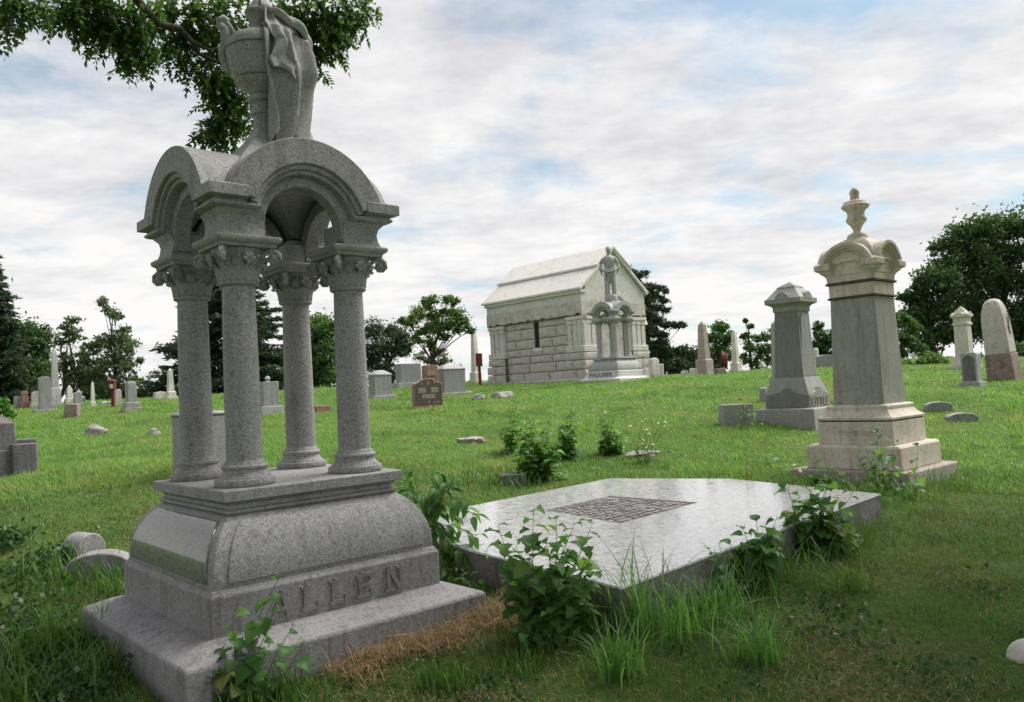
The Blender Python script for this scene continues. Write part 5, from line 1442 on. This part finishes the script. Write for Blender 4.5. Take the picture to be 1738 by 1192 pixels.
def added_shade_tree():
    # unseen tree added out of frame on the right to shade the near lawn
    rng = np.random.default_rng(78)
    bx, by = 10.6, 3.4; bz = float(gz(bx, by))
    root = thing('added_shade_tree', 'unseen broad leafy tree added outside the right edge to shade the near lawn', 'tree', (bx, by, bz))
    o = np.array([bx, by, bz]); mb = MB()
    mb.tube([(0, 0, -.4), (.05, .02, 1.5), (-.1, .1, 3.5), (-.3, .3, 6), (-.4, .4, 9)], [.4, .32, .26, .18, .05], 12)
    C = []
    while len(C) < 330:
        u = rng.normal(size=3); u /= np.linalg.norm(u)
        p = np.array([8.8, 5.6, 8.2]) + u * rng.uniform(.3, 1) ** .4 * np.array([5.2, 5.4, 3.0])
        x, y, z = to_px(p)
        if z > .3 and -330 < x < IW + 260 and y > -190: continue
        C.append(p)
    C = np.array(C)
    for p in C[::4]:
        m = np.array([bx - .2, by + .2, 5.5 + (p[2] - 8) * .3])
        mb.tube([tuple(m - o), tuple((m + p) / 2 - o + np.array([0, 0, .5])), tuple(p - o)], [.07, .04, .01], 5)
    P = (C[:, None] + rng.normal(size=(len(C), 115, 3)) * np.array([.6, .6, .4])).reshape(-1, 3)
    x, y, z = to_px(P)
    P = P[~((z > 0.2) & (x > -120) & (x < IW + 120) & (y > -70))]
    V, F = leaf_quads(P - o, .20, .55, rng=rng)
    mb.build('trunk', M['bark'], root, angle=80)
    link('crown', tris_mesh('crown', V, F, M['over_tree']), None, root)
added_shade_tree()

# ------------------------------------------------------------------ weeds with single leaves
def leaf_mesh(kind):
    rows = 8; vs = []; fs = []
    for i in range(rows + 1):
        t = i / rows
        if kind == 'heart': w = .52 * math.sin(math.pi * t ** .62) ** .8 if 0 < t < 1 else 0
        elif kind == 'lobed': w = (.50 * math.sin(math.pi * t ** .6) ** .7 * (1 + .30 * math.cos(t * 15.5))) if 0 < t < 1 else 0
        else: w = .17 * math.sin(math.pi * t ** .75) if 0 < t < 1 else 0
        x = .18 + t; z = .10 * math.sin(t * 2.4) - .30 * t * t
        vs += [(x, -w, z + abs(w) * .28), (x, -w * .5, z + abs(w) * .16), (x, 0, z), (x, w * .5, z + abs(w) * .16), (x, w, z + abs(w) * .28)]
    for i in range(rows):
        for j in range(4):
            a = i * 5 + j; fs.append((a, a + 1, a + 6, a + 5))
    mb = MB().add(vs, fs)
    mb.tube([(0, 0, -.01), (.10, 0, .02), (.2, 0, .015)], [.014, .012, .012], 4)
    me = bpy.data.meshes.new('leaf'); me.from_pydata(mb.v, [], mb.f)
    me.polygons.foreach_set('use_smooth', [True] * len(me.polygons))
    me.materials.append(M['weed'])
    return me
LEAF = {k: leaf_mesh(k) for k in ('heart', 'lobed', 'lance')}
def curve_pts(a, b, n, bow, rng):
    a = np.array(a); b = np.array(b); side = np.append(rng.normal(size=2), 0) * bow
    return [a * (1 - t) + b * t + side * math.sin(math.pi * t) + np.array([0, 0, bow * .5 * math.sin(math.pi * t)]) for t in np.linspace(0, 1, n)]
def weed(label, base, d, tips, nleaf, leaf_px, kind='heart', seed=1, name='weed', low=.22, droop=.25, sr=.004, flowers=0, dspread=.25, cat='weed', group='leafy weeds round the graves'):
    rng = np.random.default_rng(seed)
    g = at(base[0], base[1], d); g[2] = min(g[2], float(gz(g[0], g[1])) + 0.02)
    root = thing(name, label, cat, tuple(g), 0, group)
    k = mpp(d)
    for ti, tp in enumerate(tips):
        tip = at(tp[0], tp[1], d) - g; tip[1] += rng.uniform(-1, 1) * dspread
        st = np.array([rng.normal() * .03, rng.normal() * .03, -.03])
        pts = curve_pts(st, tip, 8, .04, rng)
        s_o = MB().tube([tuple(p) for p in pts], list(np.linspace(sr, sr * .35, 8)), 5).build('stem', M['stem'] if ti % 3 else M['redstem'], root, angle=80)
        n = int(nleaf * (tp[2] if len(tp) > 2 else 1))
        az = rng.uniform(0, 6.28)
        for i in range(n):
            t = low + (1 - low) * (i + rng.uniform(.1, .9)) / n
            f = t * 7; j = min(6, int(f)); p = pts[j] * (1 - f + j) + pts[j + 1] * (f - j)
            az += 2.4 + rng.normal() * .4
            o = link('leaf', LEAF[kind], None, s_o)
            sz = leaf_px * k * rng.uniform(.6, 1.15) * (1.0 - .45 * max(0, t - .6) / .4)
            o.scale = (sz, sz * rng.uniform(.75, 1.05), sz)
            o.location = p
            o.rotation_euler = (rng.normal() * .25, droop + rng.normal() * .35 - .35 * (t > .85), az)
        if flowers and ti < flowers:
            MB().blob(tuple(tip), (.018, .018, .015), 2, .5, ti, 4).build('flower', M['petal'], s_o)
    return root
weed('leafy weed growing up against the front of the ALLEN name block', (432, 1200), 4.42, [(484, 968, 1.3), (405, 1035), (470, 1010, .7), (520, 1085), (380, 1095), (450, 1080), (500, 1130, .8), (400, 1140), (500, 1060, .6)], 10, 34, 'heart', 2, low=.22, dspread=.08)
weed('biggest bushy weed with lobed leaves at the near left corner of the grave slab', (935, 1075), 5.1, [(905, 850, 1.1), (845, 890), (875, 925), (945, 880), (975, 885), (1010, 895), (925, 910), (960, 935), (990, 940), (890, 960), (1005, 960), (870, 985), (940, 970), (910, 1000), (980, 1000), (960, 1015), (850, 960, .6)], 17, 38, 'lobed', 3, low=.15, dspread=.22)
weed('fan of pointed-leaf weed at the left edge of the grave slab beside the ALLEN plinth', (775, 1030), 6.0, [(830, 950, .6), (800, 985, .6), (765, 975, .6)], 7, 26, 'lance', 4, low=.3, dspread=.15)
weed('leafy weed leaning over the right edge of the grave slab, with a white bud', (1385, 945), 6.7, [(1325, 782, .5), (1352, 838), (1400, 790, .9), (1420, 815), (1435, 850), (1375, 830), (1340, 880), (1395, 860), (1415, 880), (1430, 905), (1360, 900), (1440, 830, .7)], 16, 31, 'heart', 5, low=.15, flowers=1, dspread=.2)
weed('low weed on the right side of the grave slab, left of the larger one', (1285, 985), 5.95, [(1262, 900), (1290, 880), (1312, 872), (1318, 905), (1245, 925), (1300, 920), (1275, 925), (1325, 935), (1255, 945)], 13, 31, 'heart', 6, low=.2, dspread=.12)
weed('small weed with brown seed heads at the right side of the grave slab', (1232, 1000), 5.65, [(1200, 930), (1215, 935), (1225, 925, .4)], 6, 22, 'lobed', 16, low=.25, dspread=.1)
weed('spindly weed growing before the base of the cream monument', (1505, 862), 9.6, [(1470, 745, .8), (1485, 725, .9), (1500, 735), (1520, 745), (1462, 790), (1490, 790), (1515, 800), (1535, 820), (1455, 815), (1475, 830), (1525, 840), (1500, 820)], 13, 20, 'lobed', 7, low=.15, dspread=.2)
weed('single tall stem with round leaves right of the spindly weed', (1546, 868), 9.3, [(1556, 752), (1540, 800, .6)], 8, 22, 'heart', 8, low=.2, dspread=.06)
weed('low weeds at the near right corner of the cream plinth', (1500, 890), 8.8, [(1480, 850), (1500, 845), (1520, 860), (1530, 880), (1460, 870)], 9, 20, 'heart', 9, low=.1, dspread=.2)
weed('thin stalk weed standing over the far edge of the grave slab', (1268, 835), 9.9, [(1266, 735, .9), (1275, 770, .5)], 8, 13, 'lance', 10, low=.3, dspread=.05)
weed('weedy sprigs on the long low block beside the LITTLE monument', (1262, 716), 15.0, [(1258, 665), (1272, 672), (1250, 690), (1280, 690), (1240, 700), (1335, 700, .5)], 8, 9, 'heart', 11, low=.1, dspread=.2)
weed('broad leafy weed at the left corner of the ALLEN plinth', (158, 1130), 5.2, [(150, 1065), (170, 1080), (195, 1100), (120, 1085), (205, 1125), (100, 1110)], 7, 24, 'lance', 12, low=.15, dspread=.12)
_rs = np.random.default_rng(50)
def shrub(label, base, d, env, n, nleaf, leaf_px, seed):
    # env: (px, py, rx, ry) lobes that the stem tips fill
    tips = []
    for i in range(n):
        x, y, rx, ry = env[_rs.integers(len(env))]
        tips.append((x + _rs.normal() * rx * .55, y + _rs.normal() * ry * .55))
    weed(label, base, d, tips, nleaf, leaf_px, 'heart', seed, 'leafy_shrub', .12, .2, .005, 0, .30, 'shrub', 'shrubs growing in the lawn')
shrub('loose rounded green bush beside a low square block, behind the grave slab', (912, 830), 11.4, [(888, 745, 16, 20), (918, 752, 22, 20), (942, 745, 18, 20), (900, 725, 14, 14), (948, 785, 15, 12), (880, 775, 14, 14), (915, 785, 22, 14), (935, 725, 10, 12)], 36, 14, 18, 51)
shrub('tall narrow green shrub right of the rounded bush', (962, 782), 13, [(960, 728, 12, 16), (968, 700, 10, 16), (976, 676, 8, 8), (955, 748, 12, 10)], 18, 14, 16, 52)
shrub('slim upright shrub with a thin top, rightmost of three in the lawn', (1034, 782), 13.3, [(1032, 735, 12, 14), (1030, 700, 7, 18), (1029, 672, 4, 8), (1046, 745, 8, 10)], 16, 14, 15, 53)
shrub('faint small sapling behind the rounded bush', (868, 750), 13.6, [(870, 705, 6, 14), (874, 688, 4, 6), (858, 725, 8, 6)], 8, 12, 14, 54)
# pinnate sapling between the ALLEN monument and the slab
def pinnate_sapling():
    rng = np.random.default_rng(21)
    d = 6.7
    g = at(712, 1005, d); g[2] = float(gz(g[0], g[1]))
    root = thing('sapling', 'young sapling with long drooping pinnate leaves right of the ALLEN monument', 'sapling', tuple(g))
    top = at(725, 850, d) - g
    stem = [np.array([0, 0, -.05]), top * .4 + [.02, 0, 0], top * .75, top]
    MB().tube([tuple(p) for p in stem], [.012, .010, .008, .005], 6).build('stem', M['redstem'], root, angle=80)
    fr = [((722, 860), (770, 810)), ((722, 865), (805, 875)), ((718, 880), (780, 935)), ((715, 900), (800, 950)), ((715, 905), (735, 985)), ((720, 860), (700, 795)), ((712, 930), (775, 990)), ((722, 855), (740, 800)), ((716, 890), (760, 965)), ((722, 862), (795, 850)), ((718, 870), (770, 880)), ((716, 900), (810, 910)), ((714, 920), (790, 975)), ((722, 858), (755, 830)), ((720, 870), (690, 830))]
    for a, b in fr:
        p0 = at(*a, d) - g; p1 = at(*b, d - .15 * rng.uniform(-1, 2)) - g
        pts = curve_pts(p0, p1, 7, .03, rng)
        pts = [p + np.array([0, 0, .05 * math.sin(math.pi * i / 6)]) for i, p in enumerate(pts)]
        rc = MB().tube([tuple(p) for p in pts], list(np.linspace(.0035, .0015, 7)), 5).build('leaf_stalk', M['stem'], root, angle=80)
        ax = (p1 - p0); ang = math.atan2(ax[1], ax[0])
        for i in range(9):
            f = .6 + i * .65; j = min(5, int(f)); p = pts[j] * (1 - f + j) + pts[j + 1] * (f - j)
            for s in (-1, 1):
                o = link('leaflet', LEAF['lance'], None, rc)
                sz = 31 * mpp(d) * rng.uniform(.7, 1.1)
                o.scale = (sz, sz * 1.15, sz); o.location = p
                o.rotation_euler = (rng.normal() * .3, .55 + rng.normal() * .25, ang + s * R(58) + rng.normal() * .2)
pinnate_sapling()
# white flowers on stalks
def flower_stalks(label, base, d, heads, seed):
    rng = np.random.default_rng(seed)
    g = at(base[0], base[1], d); g[2] = min(g[2], float(gz(g[0], g[1])) + .02)
    root = thing('wildflower', label, 'flower', tuple(g))
    for i, (x, y) in enumerate(heads):
        tip = at(x, y, d + rng.uniform(-.2, .2)) - g
        pts = curve_pts(np.array([rng.normal() * .06, rng.normal() * .06, -.03]), tip, 6, .03, rng)
        st = MB().tube([tuple(p) for p in pts], [.005, .0045, .004, .0035, .003, .003], 5).build('stalk', M['stem'], root, angle=80)
        MB().blob(tuple(tip), (.022, .022, .016), 2, .6, i, 4).build('flower_head', M['petal'], st, angle=60)
        for q in range(4):
            o = link('leaf', LEAF['lance'], None, st); s = .11 * rng.uniform(.6, 1.1)
            o.scale = (s, s, s); p = pts[1 + q % 4]; o.location = p; o.rotation_euler = (0, .1 + rng.normal() * .3, rng.uniform(0, 6.28))
flower_stalks('loose group of white wildflowers on tall stalks behind the grave slab', (1098, 782), 12.4, [(1090, 716), (1117, 719), (1129, 717), (1127, 724), (1070, 724), (1097, 730), (1101, 737), (1092, 748), (1108, 755), (1064, 743), (1096, 760), (1090, 754)], 3)
flower_stalks('pair of white blooms at the near side of the cream monument', (1352, 838), 9.3, [(1348, 790), (1358, 800)], 5)

# ------------------------------------------------------------------ grass
def inside(x, y, grow=0.0):
    m = np.zeros(x.shape, bool)
    for (cx, cy, hx, hy, yw) in FOOT:
        dx, dy = x - cx, y - cy
        a = dx * math.cos(yw) + dy * math.sin(yw); b = -dx * math.sin(yw) + dy * math.cos(yw)
        m |= (np.abs(a) < hx + grow) & (np.abs(b) < hy + grow)
    return m
def blades(P, h, w, lean, rng, seg2=True):
    n = len(P)
    az = rng.uniform(0, 6.283, n)
    f = np.stack([np.cos(az), np.sin(az), np.zeros(n)], 1)          # lean direction
    s = np.stack([-np.sin(az + rng.normal(size=n) * .6), np.cos(az), np.zeros(n)], 1)
    up = np.array([0, 0, 1.])
    h_ = h[:, None]; w_ = w[:, None] * .5; l = lean[:, None]
    b0 = P - s * w_; b1 = P + s * w_
    mid = P + up * h_ * .6 + f * h_ * l * .35
    tip = P + up * h_ * (1 - .25 * l) + f * h_ * l
    if seg2:
        V = np.stack([b0, b1, mid + s * w_ * .75, mid - s * w_ * .75, tip], 1).reshape(-1, 3)
        i = np.arange(n)[:, None] * 5
        T = np.concatenate([i + [0, 1, 2], i + [0, 2, 3], i + [3, 2, 4]], 1).reshape(-1, 3)
    else:
        V = np.stack([b0, b1, tip], 1).reshape(-1, 3)
        T = np.arange(3 * n).reshape(n, 3)
    return V, T
def vnoise(x, y, f, seed):
    r = np.random.default_rng(seed); a = r.uniform(0, 6.28, 8); ang = r.uniform(0, 6.28, 8); ff = r.uniform(.6, 1.7, 8) * f
    return sum(np.sin(x * ff[i] * np.cos(ang[i]) + y * ff[i] * np.sin(ang[i]) + a[i]) for i in range(8)) / 4
def lawn():
    rng = np.random.default_rng(5)
    def sample(n, d0, d1):
        d = d0 * (d1 / d0) ** rng.random(n)
        th = rng.uniform(-R(44), R(44), n)
        x, y = d * np.sin(th), d * np.cos(th)
        k = ~inside(x, y)
        return x[k], y[k], d[k]
    x, y, d = sample(300000, 3.0, 13)
    bare = vnoise(x, y, 2.2, 3) - .25 * (d < 6)
    keep = rng.random(len(x)) < np.clip(1.25 - bare * .35, .3, 1)
    x, y, d = x[keep], y[keep], d[keep]
    tall = np.clip(vnoise(x, y, 1.1, 8), 0, 2)
    edge = inside(x, y, .16).astype(float)
    tus = np.clip(vnoise(x, y, 5.0, 18) - .35, 0, 1.5)
    h = rng.uniform(.014, .052, len(x)) * (1 + .5 * tall + .9 * tus + .8 * edge) * (1 + .03 * d)
    w = np.maximum(.0032, d * .00075) * rng.uniform(.7, 1.3, len(x))
    V, T = blades(np.stack([x, y, gz(x, y) - .005], 1), h, w, rng.uniform(.2, 1.1, len(x)), rng)
    k = rng.random(len(x)) < np.clip(.16 + .22 * vnoise(x, y, 2.6, 31), .03, .5)
    dry = (x[k], y[k])
    o = link('lawn_grass', tris_mesh('lawn_grass', V, T, M['grass']), None)
    tag(o, 'short patchy lawn grass round the near graves', 'grass', kind='stuff')
    n = len(dry[0])
    V, T = blades(np.stack([dry[0] + rng.normal(size=n) * .02, dry[1] + rng.normal(size=n) * .02, gz(*dry) + .003], 1), rng.uniform(.015, .045, n), np.full(n, .0045), rng.uniform(.8, 2.2, n), rng)
    o = link('dry_thatch', tris_mesh('dry_thatch', V, T, M['straw']), None)
    tag(o, 'brown dry thatch scattered through the near lawn', 'grass', kind='stuff')
    x, y, d = sample(330000, 11, 48)
    tall = np.clip(vnoise(x, y, .9, 9), 0, 2)
    tus = np.clip(vnoise(x, y, 2.4, 19) - .35, 0, 1.5) * 1.4 + np.clip(vnoise(x, y, 6.0, 29) - .6, 0, 1.5)
    h = rng.uniform(.04, .09, len(x)) * (1 + .6 * tall + 1.2 * tus) * (.8 + d * .009)
    w = d * .0011 * rng.uniform(.7, 1.3, len(x))
    V, T = blades(np.stack([x, y, gz(x, y) - .008], 1), h, w, rng.uniform(.2, 1.2, len(x)), rng, False)
    o = link('hillside_grass', tris_mesh('hillside_grass', V, T, M['grass_far']), None)
    tag(o, 'unmown green grass covering the hillside behind the near graves', 'grass', kind='stuff')
    # dead straw along the foot of the ALLEN plinth
    n = 9000
    s = rng.uniform(-.25, 1.75, n); q = np.abs(rng.normal(size=n)) * .13 * (1 + .9 * (s > .7))
    yw = 0.7339; ux, uy = math.cos(yw), math.sin(yw)
    px = -1.6995 + s * ux + (1.02 + q) * uy; py = 5.6374 + s * uy - (1.02 + q) * ux
    k = (~inside(px, py)) & (vnoise(px, py, 9, 71) + rng.normal(size=n) * .35 > -.35); px, py = px[k], py[k]; n = len(px)
    V, T = blades(np.stack([px, py, gz(px, py) + .002], 1), rng.uniform(.03, .13, n) * (1 + .8 * (rng.random(n) < .12)), np.full(n, .0038), rng.uniform(.3, 2.0, n), rng)
    o = link('dead_grass', tris_mesh('dead_grass', V, T, M['straw']), None)
    tag(o, 'brown dead grass along the foot of the ALLEN plinth', 'grass', kind='stuff')
    # rank weeds low on the left
    Ps = []
    for (a, b, dd, r, m) in [(5, 925, 7.6, .10, 420), (-25, 925, 7.7, .15, 500), (75, 975, 7.0, .10, 120), (110, 962, 7.2, .07, 130), (60, 1000, 6.7, .2, 110), (20, 985, 6.9, .2, 120), (5, 1150, 5.0, .3, 380), (90, 1130, 5.1, .2, 420), (60, 1080, 5.6, .2, 300), (120, 1185, 4.6, .15, 260), (20, 1050, 6.0, .25, 260)]:
        c = at(a, b, dd)
        p = c + rng.normal(size=(m, 3)) * np.array([r, r, .055]); p[:, 2] = gz(p[:, 0], p[:, 1]) + np.abs(rng.normal(size=m)) * .06 + .015
        Ps.append(p)
    P = np.concatenate(Ps); P = P[~inside(P[:, 0], P[:, 1])]
    V, F = leaf_quads(P, .05, .7, rng=rng)
    o = link('ground_cover', tris_mesh('ground_cover', V, F, M['weed_dark']), None)
    tag(o, 'dark broad-leaved ground cover round the fallen stones at left', 'ground cover', kind='stuff')
lawn()
def tall_clump(label, base, d, n, hpx, spread, seed, lean=.8, mat='tallgrass'):
    rng = np.random.default_rng(seed)
    g = at(base[0], base[1], d); g[2] = float(gz(g[0], g[1]))
    root = thing('grass_tuft', label, 'grass tuft', tuple(g), 0, 'tufts of long grass')
    P = rng.normal(size=(n, 3)) * np.array([spread, spread, 0])
    P[:, 2] = gz(P[:, 0] + g[0], P[:, 1] + g[1]) - g[2] - .005
    h = hpx * mpp(d) * rng.uniform(.45, 1.15, n)
    # five-point arching blades
    az = rng.uniform(0, 6.283, n); le = rng.uniform(.15, 1, n) * lean
    f = np.stack([np.cos(az), np.sin(az), np.zeros(n)], 1); s = np.stack([-np.sin(az), np.cos(az), np.zeros(n)], 1)
    w = rng.uniform(.005, .012, n)
    rows = []
    for t, ww in ((0, .7), (.3, 1), (.6, .85), (.85, .5), (1, .02)):
        z = h * (t - .42 * le * t * t * t); off = h * le * t * t
        c = P + f * off[:, None] + np.stack([np.zeros(n), np.zeros(n), z], 1)
        rows += [c - s * (w * ww * .5)[:, None], c + s * (w * ww * .5)[:, None]]
    V = np.stack(rows, 1).reshape(-1, 3)
    i = np.arange(n)[:, None] * 10
    F = np.concatenate([i + [2 * q, 2 * q + 1, 2 * q + 3, 2 * q + 2] for q in range(4)], 1).reshape(-1, 4)
    o = link('blades', tris_mesh('blades', V, F, M[mat]), None, root); o['kind'] = 'stuff'
    return root
tall_clump('long grass tuft at the near corner of the grave slab', (1085, 1078), 4.95, 90, 170, .09, 1, .8, 'tuft')
tall_clump('long grass tuft right of the slab corner tuft', (1160, 1085), 4.9, 120, 110, .12, 2, 1.1, 'tuft')
tall_clump('long arching grass tuft on the right side of the slab, left of the low weed', (1220, 1055), 5.2, 110, 95, .12, 3, 1.1, 'tuft')
tall_clump('long grass along the middle of the slab right side', (1330, 965), 6.3, 80, 70, .2, 4, .9)
tall_clump('bright spiky grass tuft at bottom centre of the picture', (1050, 1182), 4.35, 130, 105, .07, 5, .9, 'tuft')
tall_clump('bright spiky grass tuft right of the bottom centre one', (1290, 1165), 4.45, 120, 95, .07, 6, 1.1, 'tuft')
tall_clump('thick short dark grass tuft before the right end of the ALLEN plinth', (760, 1165), 4.45, 260, 48, .10, 7, .5)
tall_clump('low dark grass tuft between the ALLEN plinth and the big weed', (880, 1130), 4.65, 200, 42, .13, 8, .6)
tall_clump('grass tuft under the big lobed-leaf weed', (990, 1085), 4.95, 80, 70, .12, 9, .9)
tall_clump('long grass at the foot of the cream monument', (1470, 880), 8.9, 220, 60, .3, 10, .8)
tall_clump('long grass right of the cream monument plinth', (1600, 835), 9.9, 200, 45, .3, 11, .8)
tall_clump('small grass tuft in the lawn at right', (1440, 1025), 5.7, 60, 60, .06, 12, 1.0)
tall_clump('long grass at the foot of the low block by the bush', (840, 830), 11, 200, 40, .25, 13, .7)
tall_clump('long grass left of the ALLEN plinth', (90, 1110), 5.3, 220, 90, .16, 14, .8)
tall_clump('long grass at the bottom left corner of the picture', (30, 1185), 4.6, 220, 90, .2, 15, .8)
tall_clump('long grass before the near corner of the ALLEN plinth', (470, 1205), 4.3, 200, 70, .12, 16, .7)

weed('dense leafy weed at the foot of the slab right side, under the leaning one', (1400, 940), 6.75, [(1380, 870), (1405, 860), (1430, 880), (1450, 900), (1365, 905), (1420, 905), (1395, 900)], 12, 24, 'heart', 41, low=.1, dspread=.25)
weed('low broad-leaved weed in front of the big lobed-leaf weed', (905, 1090), 4.95, [(860, 1030), (890, 1020), (930, 1030), (950, 1050), (985, 1040), (870, 1055)], 9, 26, 'heart', 42, low=.1, dspread=.15)
weed('small weed at the bottom edge left of the ALLEN lettering weed', (385, 1195), 4.35, [(370, 1120), (400, 1130), (385, 1150), (420, 1160), (360, 1160)], 8, 26, 'heart', 43, low=.1, dspread=.08)
weed('leafy weed at the rear left corner of the cream plinth', (1395, 830), 9.9, [(1385, 790), (1400, 780), (1415, 795), (1430, 805), (1375, 805)], 9, 18, 'heart', 44, low=.1, dspread=.15)
weed('pointed-leaf weed low beside the slab left side', (770, 1010), 6.3, [(745, 950), (770, 940), (790, 965), (810, 985), (755, 985)], 8, 24, 'lance', 45, low=.1, dspread=.15)
tall_clump('thin wispy grass against the middle of the slab front', (1270, 1010), 5.75, 60, 90, .12, 21, .9)
tall_clump('thin wispy grass near the right end of the slab', (1445, 915), 7.05, 90, 70, .15, 22, .9)
tall_clump('rough grass under the slab left of its near corner', (1000, 1060), 5.15, 90, 85, .10, 23, .8)
tall_clump('rough grass left of the fallen stones', (110, 1000), 6.7, 160, 60, .18, 24, .8)
tall_clump('rough grass below the fallen stones', (190, 1010), 6.5, 160, 55, .18, 25, .8)
tall_clump('rough grass at the left foot of the ALLEN plinth', (170, 1150), 4.9, 160, 75, .12, 26, .8)
tall_clump('spreading grass tuft at the lower right of the slab', (1330, 1010), 5.9, 110, 65, .16, 27, 1.1)
def clover():
    rng = np.random.default_rng(91)
    Ps = []
    for i in range(70):
        d = rng.uniform(4.2, 9); th = rng.uniform(-R(38), R(38)); c = np.array([d * math.sin(th), d * math.cos(th)])
        m = rng.integers(25, 110); r = rng.uniform(.05, .2)
        q = c + rng.normal(size=(m, 2)) * r
        Ps.append(np.c_[q, gz(q[:, 0], q[:, 1]) + rng.uniform(.012, .05, m)])
    P = np.concatenate(Ps); P = P[~inside(P[:, 0], P[:, 1])]
    V, F = leaf_quads(P, .032, .85, rng=rng)
    o = link('lawn_weeds', tris_mesh('lawn_weeds', V, F, M['weed_dark']), None)
    tag(o, 'small broad-leaved weeds mixed into the near lawn', 'ground cover', kind='stuff')
    P = []
    for i in range(46):
        d = rng.uniform(4.2, 9); th = rng.uniform(-R(36), R(36)); P.append((d * math.sin(th), d * math.cos(th)))
    P = np.array(P); P = P[~inside(P[:, 0], P[:, 1])]
    P = np.c_[P, gz(P[:, 0], P[:, 1]) + .035]
    V, F = leaf_quads(P, .04, .5, rng=rng)
    o = link('fallen_leaves', tris_mesh('fallen_leaves', V, F, M['drybrown']), None)
    tag(o, 'brown fallen leaves scattered on the near lawn', 'leaves', kind='stuff')
clover()
